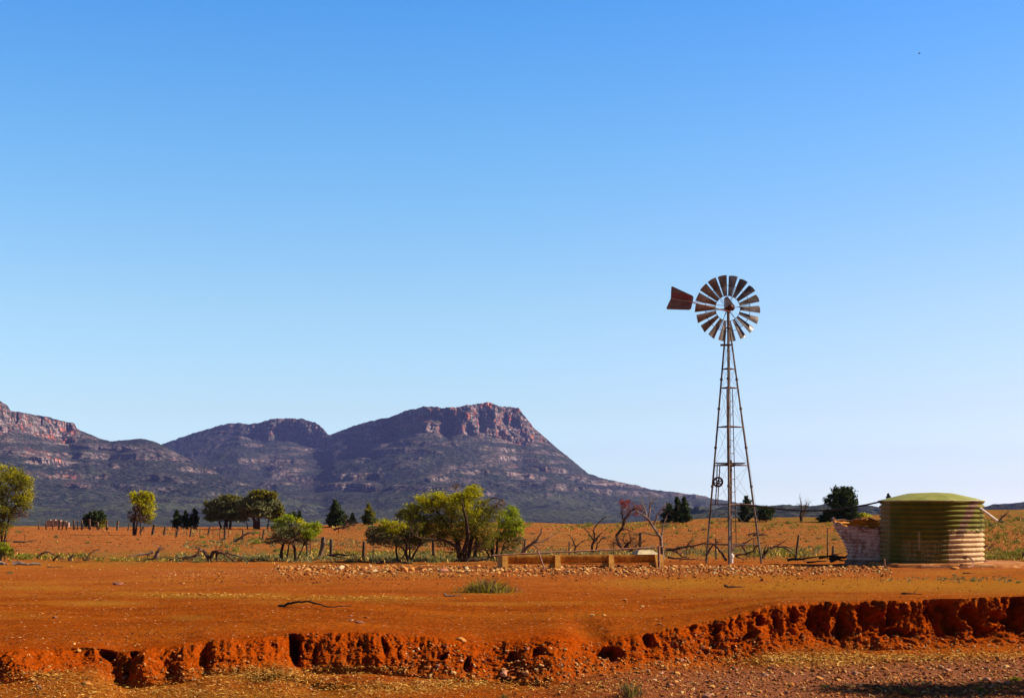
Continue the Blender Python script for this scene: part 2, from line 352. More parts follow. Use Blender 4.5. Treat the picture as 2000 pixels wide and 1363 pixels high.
def ground_mat():
    t = NT('red_earth')
    big = t.noise(.35, 7, .7, co=t.vec((.6, 1.3, 1))); mid = t.noise(1.9, 5, .65); fin = t.noise(14, 4, .7); grit = t.noise(60, 3, .7)
    soil = t.ramp(big, [(.36, (.18, .023, .001)), (.5, (.29, .044, .0015)), (.64, (.38, .080, .004))])
    soil = t.mix(t.m('MULTIPLY', t.ramp(mid, [(.35, 0), (.7, 1)]), .5), soil, (.34, .095, .010))
    soil = t.mix(t.m('MULTIPLY', t.ramp(fin, [(.48, 0), (.62, 1)]), .75), soil, (.065, .014, .003))
    soil = t.mix(t.m('MULTIPLY', t.ramp(t.noise(48, 3, .75), [(.52, 0), (.64, 1)]), .6), soil, (.52, .18, .03))
    clod = t.noise(1.1, 8, .85); fld = t.attr('field')
    soil = t.mix(t.m('MULTIPLY', fld, .75), soil, t.ramp(clod, [(.36, (.09, .028, .012)), (.46, (.23, .064, .020)), (.55, (.31, .105, .036)), (.66, (.40, .20, .08))]))
    dst = t.m('MULTIPLY', t.attr('dust'), t.ramp(t.noise(.8, 6, .75, co=t.vec((.5, 1.6, 1))), [(.38, .25), (.58, 1)]))
    soil = t.mix(t.m('MULTIPLY', dst, .5), soil, t.ramp(fin, [(.40, (.20, .055, .010)), (.52, (.45, .135, .026)), (.64, (.58, .25, .075))]))
    ptc = t.noise(.16, 5, .7, co=t.vec((.6, 1.2, 1))); soil = t.mix(t.m('MULTIPLY', fld, t.ramp(ptc, [(.50, 0), (.62, .5)])), soil, t.ramp(t.noise(2.5, 6, .8), [(.40, (.12, .055, .018)), (.55, (.28, .15, .045)), (.68, (.44, .27, .09))]))
    # scattered small pebbles and chips
    vs = t.n('ShaderNodeTexVoronoi', {'Vector': t.co, 'Scale': 7.0, 'Randomness': 1.0})
    chip = t.m('MULTIPLY', t.m('LESS_THAN', vs.outputs['Distance'], .24), t.m('GREATER_THAN', t.n('ShaderNodeSeparateColor', {'Color': vs.outputs['Color']}).outputs[0], .72))
    soil = t.mix(t.m('MULTIPLY', chip, .8), soil, t.ramp(t.n('ShaderNodeSeparateColor', {'Color': vs.outputs['Color']}).outputs[1], [(.0, (.16, .035, .01)), (.5, (.5, .2, .08)), (1, (.7, .42, .2))]))
    sn = t.noise(30, 5, .75)
    sf = t.m('MULTIPLY', t.attr('straw'), t.ramp(sn, [(.40, .15), (.58, 1)]), True)
    strw = t.ramp(t.noise(45, 4, .7), [(.38, (.18, .045, .004)), (.52, (.42, .175, .018)), (.64, (.62, .34, .055))])
    col = t.mix(sf, soil, strw)
    gv = t.ramp(t.noise(22, 5, .75), [(.38, (.08, .026, .014)), (.5, (.22, .075, .036)), (.62, (.38, .17, .09))])
    col = t.mix(t.m('MULTIPLY', t.attr('gravel'), .85), col, gv)
    gn = t.ramp(t.noise(.9, 6, .75), [(.40, 0), (.56, 1)])
    ga = t.m('MULTIPLY', t.attr('green'), gn, True)
    grn = t.ramp(t.noise(6, 5, .7), [(.3, (.050, .050, .013)), (.55, (.15, .13, .028)), (.75, (.34, .21, .05))])
    col = t.mix(t.m('MULTIPLY', ga, .85), col, grn)
    fr = t.ramp(t.noise(.012, 8, .75), [(.35, (.022, .032, .022)), (.6, (.045, .055, .03)), (.8, (.07, .065, .04))])
    col = t.mix(t.attr('far'), col, fr)
    bk = t.ramp(t.noise(5, 5, .7), [(.3, (.23, .030, .001)), (.6, (.46, .070, .002)), (.8, (.60, .115, .004))])
    col = t.mix(t.m('MULTIPLY', t.attr('bank'), .9), col, bk)
    h = t.m('ADD', t.m('MULTIPLY', t.m('MULTIPLY', t.noise(7, 6, .8), t.attr('bank')), .7), t.m('MULTIPLY', fin, .6))
    h = t.m('ADD', h, t.m('ADD', t.m('MULTIPLY', grit, .25), t.m('ADD', t.m('MULTIPLY', chip, .35), t.m('MULTIPLY', sn, t.m('MULTIPLY', t.attr('straw'), .3)))))
    t.bump(h, 1.0, .10)
    return t.done(col, .95, 0.0)
build_ground()

# ------------------------------------------------------------------ the range of hills
def hill_mat():
    t = NT('scrub_and_red_rock')
    nz = t.n('ShaderNodeSeparateXYZ', {'Vector': t.n('ShaderNodeNewGeometry').outputs['Normal']}).outputs['Z']
    rock = t.attr('rock')
    n1 = t.noise(.006, 6, .7); n2 = t.noise(.03, 6, .75); n3 = t.noise(.09, 4, .7)
    scr = t.ramp(n3, [(.41, (.004, .008, .010)), (.49, (.014, .020, .020)), (.56, (.040, .038, .040)), (.64, (.10, .080, .080))])
    dots = t.vor(.055); scr = t.mix(t.ramp(dots, [(.18, .8), (.34, 0)]), scr, (.006, .012, .010))
    scr = t.mix(t.ramp(n1, [(.4, 0), (.65, .55)]), scr, t.ramp(n3, [(.42, (.010, .016, .012)), (.58, (.075, .075, .045))]))
    lay = t.noise(.05, 5, .7, co=t.vec((.25, .25, 2.2)))
    crack = t.noise(.05, 4, .7, co=t.vec((1.6, 1.6, .25)))
    rk = t.ramp(lay, [(.36, (.05, .035, .036)), (.46, (.16, .105, .10)), (.55, (.44, .33, .31)), (.64, (.28, .12, .09))])
    rk = t.mix(t.m('MULTIPLY', t.ramp(t.noise(.022, 7, .85), [(.535, 0), (.56, 1)]), t.m('ADD', .08, t.m('MULTIPLY', t.attr('red'), .85), True)), rk, (.72, .15, .045))
    rk = t.mix(t.ramp(crack, [(.42, .95), (.50, 0)]), rk, (.025, .024, .028))
    rk = t.mix(t.ramp(t.noise(.09, 4, .7), [(.40, .7), (.48, 0)]), rk, (.03, .028, .028))
    steep = t.m('MULTIPLY', t.ramp(nz, [(.50, 1), (.78, 0)]), t.attr('high'))
    f = t.m('MULTIPLY', t.m('ADD', t.m('MULTIPLY', steep, .55), t.m('MULTIPLY', rock, .95)), t.m('MULTIPLY', t.ramp(t.noise(.03, 8, .85), [(.445, .0), (.485, 1)]), t.ramp(t.noise(.11, 3, .7), [(.40, .15), (.52, 1)])), True)
    col = t.mix(f, scr, rk)
    low = t.m('MULTIPLY', t.m('SUBTRACT', 1.0, t.attr('high')), t.ramp(t.noise(.008, 6, .75, co=t.vec((.5, .5, 3))), [(.42, 0), (.6, .8)]))
    col = t.mix(low, col, t.ramp(n3, [(.42, (.03, .038, .022)), (.6, (.095, .10, .055))]))
    t.bump(t.m('ADD', t.m('MULTIPLY', n3, .5), t.m('MULTIPLY', n2, 1.0)), .7, 14)
    return t.done(col, .95, 0.0)
HM = hill_mat()
def hill(name, ridge, yridge, yfoot, cliff, ledges, c0, c1, seed, foot_py=1034, bare=((0,.8),(1,.8)), scoops=(), step=1.6):
    pxs = np.arange(c0, c1, step); nC = len(pxs); S = (pxs-1000)/F
    yr = ip(pxs, ridge); yrs = sip(pxs, ridge, 36); Yr = sip(pxs, yridge, 40); cf = sip(pxs, cliff, 10)
    ts = np.concatenate([np.linspace(0, .93, 230), np.linspace(.932, 1, 80), np.linspace(1.02, 1.5, 12)])
    nR = len(ts); V = np.zeros((nR, nC, 3)); rockA = np.zeros((nR, nC)); redA = np.zeros((nR, nC)); T0 = np.zeros((nR, nC))
    jag = 1.6*fbm(pxs*.12, 0.5, o=3, seed=seed+1)+1.1*vn(pxs*.45, .5, seed=seed+2)*(.4+cf*3)
    for r, t in enumerate(ts):
        tt = min(t, 1.0)
        tc = .95
        g = np.where(tt < tc, (tt/tc)**1.45*(1-cf), (1-cf)+cf*ss(tc, .985, tt))
        Y = yfoot+(Yr-yfoot)*t
        py = foot_py+(yrs+(yr+jag-yrs)*g**7-foot_py)*g
        z = EYE-(py-1000)/F*np.where(t <= 1, Y, Yr)
        if t > 1: z = z-(Y-Yr)*.45
        X = S*Y
        k = (1-tt**6)*min(1, tt*4)                              # relief fades out at the skyline, where the outline is given
        rg = ridged(X/560+.9*fbm(X/800, Y/700, seed=seed+9), Y/1500+.4*fbm(X/500, Y/500, seed=seed+10), 0.0, 5, seed+3)-.6
        fb = fbm(X/160, Y/220, 0.0, 5, seed+4)
        z = z+k*(75*rg*tt+42*fb*tt+9*fbm(X/45, Y/60, 0.0, 3, seed+14)*tt)
        # strata: benches and low cliffs, tilted
        q = (z+X*.045+16*fbm(X/400, Y/400, seed=seed+5))/36.0; fr = q-np.floor(q)
        msk = ss(-.12, .2, fbm(X/170, q*.9, 0.0, 5, seed+6, .6))*ss(.36, .55, tt)
        z = z+k*msk*25*(ss(.25, .5, fr)-fr)
        rockA[r] = msk*ss(.22, .34, fr)*(1-ss(.48, .62, fr))*.9
        on = ss(tc-.02, tc+.004, tt)*(1-ss(.992, 1.0, tt))
        rockA[r] = np.maximum(rockA[r], ip(pxs, bare)*on*ss(.02, .09, cf)*(.62+.75*fbm(X/120, z/60, 0.0, 3, seed+8)))
        redA[r] = on*ss(.02, .09, cf)
        dY = on*(150*(ridged(X/190+.5*fbm(X/90, z/70, seed=seed+15), z/300, 0.0, 5, seed+7)-.55)+75*fbm(X/40, z/60, 0.0, 5, seed+12, .65))*ss(.02, .1, cf)
        V[r] = np.stack([X, Y-dY, z], 1); T0[r] = tt
    px = 1000+F*V[..., 0]/V[..., 1]; py = 1000+F*(EYE-V[..., 2])/V[..., 1]
    for sx, sy, rx, ry, dd in scoops: V[..., 1] += dd*np.exp(-(((px+4*fbm(px*.1, py*.1, 0.0, 2, seed+30)-sx)/rx)**2+((py-sy)/ry)**2)**1.5)*(T0 < .985)
    nn = fbm(px*.05, py*.12, 0.0, 3, seed+20)
    for lx, ly_, rx, ry, tilt, s in ledges:                     # single outcrops, where the photo shows them
        dx = (px-lx)+9*nn; dy = (py-ly_)-dx*tilt+5*fbm(px*.07, py*.2, 3.0, 3, seed+21)
        e = np.exp(-(((dx/rx)**2+(dy/ry)**2))**1.6)
        rockA = np.maximum(rockA, s*e*(.9+.6*nn)*(T0 < 1)); redA = np.maximum(redA, (s >= 1)*e)
        V[..., 1] -= 30*e*(T0 < .98)*(.5+.5*nn)
    i = np.arange(nR-1)[:, None]*nC+np.arange(nC-1)[None, :]
    Fc = np.stack([i, i+1, i+nC+1, i+nC], -1).reshape(-1, 4)
    me = mesh_np(name, V.reshape(-1, 3), Fc, [HM], smooth=True, attrs={'rock': np.clip(rockA, 0, 1)*ss(990, 955, py), 'red': np.clip(redA, 0, 1), 'high': ss(985, 950, py)})
    return tag(link(name, me), kind='structure')
R_MAIN = [(180,905),(250,885),(312,868),(345,857),(390,842),(430,830),(465,826),(490,829),(530,820),(560,816),(590,818),(615,825),(630,836),(643,851),(680,836),(720,823),(760,816),(790,804),(820,796),
          (850,795),(870,800),(905,792),(940,788),(958,786),(970,793),(990,794),(1013,797),(1020,808),(1035,825),(1045,838),(1075,863),(1110,893),(1150,925),(1180,935),(1210,941),(1270,955),(1340,965),
          (1390,973),(1450,983),(1500,988),(1560,993),(1650,999),(1750,1004),(1900,1012),(2100,1022)]
hill('hills', R_MAIN, [(180,7600),(400,6900),(500,6600),(600,6300),(640,6450),(700,6000),(800,5350),(870,5250),(900,5350),(960,5450),(1040,5700),(1200,5700),(1500,5600),(2100,5600)], 2350,
     [(300,.03),(470,.06),(500,.16),(600,.24),(635,.18),(645,.02),(695,.05),(720,.12),(760,.10),(800,.17),(880,.22),(960,.26),(1015,.27),(1040,.16),(1075,.05),(1150,.02),(1300,0),(2100,0)],
     [(735,850,22,16,-.2,1),(880,803,12,5,.2,.9),(800,845,16,10,-.2,.6),(960,850,40,3,.1,.3),(560,925,40,9,-.25,.8),(600,882,95,4,-.12,.8),(700,882,50,4,-.1,.6),(690,935,26,8,.05,.8),(606,945,24,5,0,.8),(705,950,45,4,0,.7),
      (845,934,10,7,0,1),(885,915,34,8,-.25,.7),(935,908,60,6,-.1,.8),(975,892,35,8,-.1,.75),(1000,910,15,7,-.1,1),(1030,945,30,4,-.2,.8),(900,862,60,4,-.15,.6),(790,905,30,4,-.1,.6),(910,938,25,6,0,.6),(1080,915,40,3,.2,.6),
      (1015,850,45,12,.45,.6),(1090,875,25,5,.8,.5),(1130,930,25,3,.1,.5)],
     180, 2100, 100, bare=((300,.3),(560,.35),(600,.6),(625,1),(650,.6),(690,.7),(720,1),(755,.3),(780,.5),(800,.9),(850,.9),(868,.3),(885,.7),(905,1),(1050,1.1)),
     scoops=((873,830,13,26,260),(762,836,20,26,220),(548,845,12,16,110),(590,848,8,14,90),(940,835,10,14,70),(985,822,8,16,60)))
R_LEFT = [(-200,770),(-60,775),(0,783),(15,792),(21,803),(45,806),(95,815),(120,822),(145,827),(151,838),(180,850),(195,858),(215,862),(245,860),(275,857),(300,863),(330,877),(385,905),(430,925),(480,945),(540,968),(600,988),(680,1008),(760,1022)]
hill('hills', R_LEFT, [(-200,4400),(0,4600),(150,5200),(300,4900),(500,4200),(760,3600)], 2300,
     [(-200,.22),(0,.25),(25,.16),(100,.17),(145,.16),(160,.03),(240,.02),(300,.04),(400,0),(760,0)],
     [(75,886,55,9,.15,1),(100,895,30,5,.2,1),(30,880,40,8,.1,.7),(200,872,80,5,.05,.8),(260,878,60,10,.05,.8),(340,890,40,9,.3,.8),(120,930,65,5,.08,1),(155,945,40,5,.12,1),(20,858,22,8,0,.8),(340,935,45,6,.15,.7),(330,955,28,4,0,.7),(300,965,12,5,.5,.8),(30,835,25,8,.3,.8)],
     -200, 760, 200, bare=((0,.8),(60,.75),(100,.6),(150,.85)), scoops=((28,815,6,12,90),(72,820,7,12,80),(104,824,5,9,70),(128,834,4,8,60)))
# low far ridge on the right, behind the crest of the near slope
hill('hills', [(1300,1004),(1440,996),(1500,990),(1545,989),(1580,993),(1640,995),(1690,998),(1750,1001),(1800,1003),(1900,1008),(2300,1012)], [(1300,2300),(2300,2600)], 1300, [(1300,0),(2300,0)], [], 1300, 2300, 300, foot_py=1018, step=3)


# ------------------------------------------------------------------ the air
def haze():
    m = bpy.data.materials.new('thin_blue_air'); m.use_nodes = True; t = m.node_tree; t.nodes.clear()
    o = t.nodes.new('ShaderNodeOutputMaterial'); v = t.nodes.new('ShaderNodeVolumePrincipled')
    v.inputs['Color'].default_value = (0.34, 0.40, 1.0, 1); v.inputs['Density'].default_value = 3.7e-5; v.inputs['Anisotropy'].default_value = 0.2
    t.links.new(v.outputs[0], o.inputs['Volume'])
    b = MB(); x0, x1, y0, y1, z0, z1 = -15000, 15000, -400, 15000, -45, 640
    b.box(((x0+x1)/2, (y0+y1)/2, (z0+z1)/2), (x1-x0, y1-y0, z1-z0))
    tag(b.build('haze', m), kind='stuff')
haze()

# ------------------------------------------------------------------ materials of the built things
def simple(name, stops, scale=3.0, rough=.8, spec=.3, metal=0.0, detail=5, bump=None, vec=None, rand=0.0):
    t = NT(name); n = t.noise(scale, detail, .65, co=t.vec(vec) if vec else None)
    if rand: n = t.m('ADD', n, t.m('MULTIPLY', t.m('SUBTRACT', t.rnd(), .5), rand))
    col = t.ramp(n, stops)
    if bump: t.bump(t.noise(bump[0], 4, .7), bump[1], bump[2])
    return t.done(col, rough, spec, metal)
STEEL = simple('weathered_galvanised_steel', [(.35, (.05, .025, .014)), (.5, (.12, .085, .06)), (.7, (.24, .18, .13))], 2.2, .5, .4, .35, vec=(4, 4, .5))
DARKST = simple('rusty_dark_steel', [(.35, (.045, .018, .012)), (.55, (.10, .04, .022)), (.75, (.17, .08, .04))], 5, .75, .3, .1)
BLADEM = simple('tin_blade', [(.32, (.10, .05, .032)), (.5, (.19, .145, .12)), (.7, (.42, .38, .33))], 1.6, .42, .4, .3, rand=.12)
GEARM = simple('dark_red_casing', [(.4, (.06, .012, .010)), (.7, (.14, .03, .02))], 8, .6, .3)
HOODM = simple('dull_tin', [(.35, (.16, .12, .10)), (.65, (.42, .38, .33))], 5, .5, .4, .2)
VANEM = simple('dull_red_tin', [(.35, (.13, .05, .035)), (.55, (.20, .11, .09)), (.75, (.29, .20, .17))], 2.4, .7, .3, .1)
REDPAINT = simple('faded_red_paint', [(.4, (.32, .012, .010)), (.7, (.42, .03, .02))], 20, .7, .3)
PIPEM = simple('black_plastic_pipe', [(.4, (.012, .012, .012)), (.7, (.03, .028, .026))], 10, .45, .5)
CONC = simple('stained_concrete', [(.30, (.13, .035, .010)), (.48, (.36, .13, .035)), (.62, (.48, .22, .075)), (.8, (.55, .34, .16))], 2.2, .9, .1, bump=(18, .6, .02))
TROUGHM = simple('ochre_stained_trough', [(.30, (.16, .05, .006)), (.5, (.40, .17, .018)), (.7, (.56, .28, .04))], 2.0, .75, .25, bump=(25, .4, .01), vec=(3, 3, .7))
SUPM = simple('orange_dusted_concrete', [(.3, (.30, .12, .018)), (.6, (.52, .25, .055))], 4, .9, .1, bump=(20, .4, .01))
CREAM = simple('cream_sheet', [(.3, (.30, .22, .11)), (.6, (.52, .41, .24))], 5, .7, .3)
PALEPIPE = simple('pale_pipe', [(.3, (.45, .36, .30)), (.7, (.78, .70, .64))], 6, .5, .4)
RUSTP = simple('rusty_pipe', [(.35, (.12, .05, .028)), (.55, (.27, .12, .07)), (.75, (.40, .22, .14))], 6, .7, .3, .1)
WOOD = simple('old_grey_brown_wood', [(.3, (.045, .028, .018)), (.5, (.12, .075, .045)), (.75, (.26, .17, .11))], 7, .9, .1, vec=(3, 3, .6), rand=.15)
DEADWOOD = simple('dead_wood', [(.3, (.03, .016, .010)), (.5, (.085, .045, .028)), (.72, (.22, .13, .085))], 3, .9, .1, rand=.1)
PALEWOOD = simple('bleached_wood', [(.3, (.07, .042, .028)), (.5, (.20, .13, .095)), (.72, (.38, .28, .21))], 2.5, .9, .1)
BARK = simple('dark_bark', [(.3, (.02, .012, .008)), (.6, (.075, .045, .03)), (.8, (.15, .09, .06))], 9, .95, .05)

# ------------------------------------------------------------------ the windmill
def windmill():
    Y0 = 66.0; B = G(1424, Y0); B.z = EYE-101*Y0/F
    root = empty('windmill', B, 'tall three legged steel windmill with a wheel of tin blades over the dry paddock', 'windmill')
    o = B
    def at(px, py, Y=Y0): return P(px, py, Y)
    feet = [at(1378.5, 1099, 67.0), at(1424.5, 1103, 65.0), at(1488, 1099.5, 67.0)]
    tops = [at(1418.0, 640, 66.1), at(1422.0, 640, 65.92), at(1426.5, 640, 66.1)]
    tops[0] = Vector((at(1418, 640, 66).x, 66.10, at(1, 640, 66).z)); tops[1] = Vector((at(1421.6, 640, 66).x, 65.9, tops[0].z)); tops[2] = Vector((at(1426, 640, 66).x, 66.10, tops[0].z))
    zt, zb = tops[0].z, B.z
    def leg_at(i, z): t = (z-feet[i].z)/(zt-feet[i].z); return feet[i].lerp(tops[i], t)
    def zof(py): return EYE-(py-1000)/F*Y0
    for i in range(3):
        b = MB(); r = (.048, .062, .048)[i]
        b.tube([feet[i]-Vector((0,0,.15)), tops[i]], [r, r*.8], 8)
        for py in (1010, 949, 873, 797, 740): p = leg_at(i, zof(py)); b.tube([p-Vector((0,0,.05)), p+Vector((0,0,.05))], r*1.45, 8)
        b.build('tower_leg', STEEL, root, o)
    for py in (1063, 985, 908, 833, 757, 720):
        b = MB(); z = zof(py); q = [leg_at(i, z) for i in range(3)]
        for a, c in ((0, 1), (1, 2), (0, 2)): b.tube([q[a], q[c]], .027 if py < 1000 else .022, 5)
        b.build('crossbar', DARKST, root, o)
    b = MB()
    lv = [zof(v) for v in (1063, 985, 908, 833, 757, 720, 674)]
    for k in range(6):
        for a, c in ((0, 1), (1, 2), (0, 2)):
            b.tube([leg_at(a, lv[k]), leg_at(c, lv[k+1])], .006, 3, cap=False); b.tube([leg_at(c, lv[k]), leg_at(a, lv[k+1])], .006, 3, cap=False)
    b.tube([at(1429, 668, 66), at(1493, 1104, 67.6)], .006, 3)
    b.build('brace_wires', STEEL, root, o)
    # ladder up the right side of the front leg
    b = MB(); rl = lambda py: at(1430.5+(py-760)*(1438-1430.5)/300., py, 65.9)
    ll = lambda py: at(1424.2, py, 65.6)
    b.tube([rl(1063), rl(760)], .020, 5); b.tube([at(1419.5, 760, 65.8), at(1421, 905, 65.8)], .022, 5)
    for py in np.arange(784, 1060, 25.3): b.tube([ll(py), rl(py)], .016, 5)
    b.build('ladder', DARKST, root, o)
    b = MB(); b.tube([at(1427.6, 898, 66.1), at(1427.8, 1084, 66.1)], .050, 8)
    b.tube([at(1424.0, 612, 66.05), at(1427.5, 900, 66.1)], .014, 5); b.build('pump_rod', DARKST, root, o)
    b = MB()
    b.tube([at(1428.5, 1099, 66.1), at(1428.5, 1088, 66.1)], .085, 12); b.tube([at(1428.5, 1088.5, 66.1), at(1428.5, 1083, 66.1)], .125, 12)
    b.tube([at(1428.5, 1083, 66.1), at(1428.2, 1079, 66.1)], [.08, .05], 12); b.build('pump_head', PALEPIPE, root, o)
    # platform of planks
    b = MB(); z = zof(906.5)
    for k in range(4):
        p = at(1397, 906.6, 65.7+.28*k); q = at(1455, 905.8, 65.7+.28*k)
        c = (p+q)/2; b.box((c.x, c.y, z+.04+.01*(k % 2)), (q.x-p.x-.08*k, .2, .05))
    b.build('platform', WOOD, root, o)
    b = MB(); zz = zof(674)
    for k in (0, 1): b.box(((at(1418, 674).x), 65.8+.35*k, zz), (.58-.1*k, .07, .05))
    b.build('top_platform', WOOD, root, o)
    # belt pulley on its two hangers
    pr = at(1402.3, 941, 65.9)
    b = MB()
    N = 28
    def ring(r0, r1, y0, y1):
        vs = []; fs = []
        for j in range(N):
            w = 2*math.pi*j/N; c, s_ = math.cos(w), math.sin(w)
            for r_, y_ in ((r0, y0), (r1, y0), (r1, y1), (r0, y1)): vs.append((pr.x+r_*c, pr.y+y_, pr.z+r_*s_))
        for j in range(N):
            k = (j+1) % N
            for e in range(4): f = (e+1) % 4; fs.append((j*4+e, j*4+f, k*4+f, k*4+e))
        b.add(vs, fs)
    ring(.165, .245, -.05, .05); ring(.02, .075, -.06, .06)
    for j in range(6):
        w = math.pi*j/3+.3; b.tube([pr+Vector((math.cos(w)*.05, 0, math.sin(w)*.05)), pr+Vector((math.cos(w)*.18, 0, math.sin(w)*.18))], .028, 5)
    b.build('pulley', DARKST, root, o)
    for x0, x1 in ((1401, 1397.5), (1406, 1401.5)):
        b = MB(); b.tube([at(x0, 908, 66.02), at(x1, 986, 66.02)], .026, 5); b.build('pulley_hanger', DARKST, root, o)
    # mast, casing and hood
    b = MB(); b.tube([at(1422.5, 700, 66), at(1422.5, 606, 66)], [.05, .07], 8); b.tube([at(1418, 640, 66), at(1429, 641, 65.8)], .03, 5)
    b.tube([at(1421, 636, 65.8), at(1428, 645, 65.8)], .018, 5); b.build('mast', DARKST, root, o)
    g = at(1425.5, 600, 66.05); b = MB()
    b.tube([g+Vector((-.2, -.1, -.02)), g+Vector((-.13, -.1, -.02)), g+Vector((.13, -.1, -.02)), g+Vector((.2, -.1, -.02))], [.10, .16, .16, .10], 14)
    b.tube([g+Vector((0, -.34, -.02)), g+Vector((0, .5, -.02))], [.10, .13], 12)
    gb = b.build('gearbox', GEARM, root, o, smooth=True)
    b = MB()
    h = [at(1417.2, 600, 65.8), at(1417.2, 580, 65.8), at(1421.5, 579, 65.8), at(1434.5, 597, 65.8), at(1434.5, 602, 65.8)]
    k = [p+Vector((.0, .50, 0)) for p in h]
    b.add([*h, *k], [(4,3,2,1,0), (5,6,7,8,9), (0,1,6,5), (1,2,7,6), (2,3,8,7), (3,4,9,8)])
    hd = b.build('hood', HOODM, gb, o)
    # the wheel: hub, rims, arms and eighteen curved blades
    W = at(1421, 602.5, 66.62); yaw = math.radians(6); ax = Vector((math.sin(yaw), -math.cos(yaw), 0)); ex = Vector((math.cos(yaw), math.sin(yaw), 0)); ez = Vector((0, 0, 1))
    hub = MB(); hub.tube([W+ax*.28, W-ax*.18], [.10, .13], 14); hub.tube([W+ax*.30, W+ax*.05], .17, 14)
    wheel = hub.build('wheel', DARKST, root, o)
    k = 1.0
    def pol(r, w, d=0): return W+(ex*math.cos(w)+ez*math.sin(w))*r+ax*d
    for r_ in (.595, 1.075):
        b = MB(); b.tube([pol(r_, 2*math.pi*j/54, .03) for j in range(55)], .013, 4, cap=False); b.build('rim', DARKST, wheel, o)
    for j in range(6):
        w = math.radians(8+60*j); b = MB()
        b.tube([pol(.1, w, .12), pol(1.075, w-.035, .03)], .011, 4); b.tube([pol(.1, w, -.12), pol(1.075, w+.035, .03)], .011, 4); b.build('arm', DARKST, wheel, o)
    for j in range(18):
        w0 = math.radians(20*j); er = ex*math.cos(w0)+ez*math.sin(w0); et = -ex*math.sin(w0)+ez*math.cos(w0)
        b = MB(); vs = []; nr, nw = 5, 8; pitch = math.radians(31)
        for side in (0, 1):
            for a in range(nr):
                u = a/(nr-1); r_ = .60+(1.555-.60)*u; hw = .085+(.222-.085)*u
                for c in range(nw):
                    v = -1+2*c/(nw-1); loc = hw*v; arc = (.30*hw)*(1-v*v)-.15*hw
                    pt = loc*math.cos(pitch); pa = -loc*math.sin(pitch)
                    pos = W+er*(r_-.02*v*v)+et*(pt-arc*math.sin(pitch)*-1*.9)+ax*(pa+arc*math.cos(pitch))+(ax*math.cos(pitch)+et*math.sin(pitch))*(.002 if side else -.002)
                    vs.append(pos)
        fs = []
        for side in (0, 1):
            for a in range(nr-1):
                for c in range(nw-1):
                    q = side*nr*nw+a*nw+c; f = (q, q+1, q+nw+1, q+nw); fs.append(f if side else f[::-1])
        b.add(vs, fs); b.build('blade', BLADEM, wheel, o, smooth=True)
    # tail: boom and vane with its faded name
    b = MB(); tY = 65.45
    b.tube([at(1427, 609.5, 65.75), at(1347, 589.5, tY)], .028, 6); b.tube([at(1419, 598, 65.75), at(1349, 588, tY)], .013, 5)
    tb = b.build('tail_boom', RUSTP, root, o)
    ol = [(1311.2,559.9),(1314.3,559.7),(1351.5,576.8),(1354,579),(1354.6,581.5),(1350.2,601.8),(1349,604),(1345.5,605.4),(1303.7,604.2),(1301.8,602.6),(1301.6,601.2),(1310.0,583)]
    b = MB(); n = len(ol); vs = [at(x, y, tY-.012) for x, y in ol]+[at(x, y, tY-.012)+Vector((0, .008, 0)) for x, y in ol]
    b.add(vs, [tuple(range(n))[::-1], tuple(range(n, 2*n))]+[(i, (i+1) % n, n+(i+1) % n, n+i) for i in range(n)])
    b.tube([at(1310, 583.5, tY-.03), at(1352, 590, tY-.03)], .012, 4)
    vane = b.build('tail_vane', VANEM, root, o)
    cu = bpy.data.curves.new('lettering', 'FONT'); cu.body = 'SOUTHERN'; cu.size = .30; cu.extrude = .001; cu.align_x = 'CENTER'; cu.align_y = 'CENTER'; cu.offset = .006
    ob = bpy.data.objects.new('lettering', cu); C.objects.link(ob)
    bpy.context.view_layer.update()
    me = bpy.data.meshes.new_from_object(ob.evaluated_get(bpy.context.evaluated_depsgraph_get()))
    bpy.data.objects.remove(ob); me.materials.clear(); me.materials.append(REDPAINT); me.name = 'lettering'
    xs = [v.co.x for v in me.vertices]; wid = max(xs)-min(xs); kx = (36.5/F*tY)/wid
    cpt = at(1332.0, 578.5, tY-.0165)
    rot = math.radians(-9)
    for v in me.vertices:
        x, y = v.co.x*kx, v.co.y
        bow = -.11*(x/.43)**2*.35
        X_, Z_ = x*math.cos(rot)-(y+bow)*math.sin(rot), x*math.sin(rot)+(y+bow)*math.cos(rot)
        v.co = (cpt.x+X_-o[0], cpt.y+v.co.z*.5-.003-o[1], cpt.z+Z_-o[2])
    lt = link('lettering', me, vane)
    tag(lt, 'faded red capital letters reading SOUTHERN')
windmill()

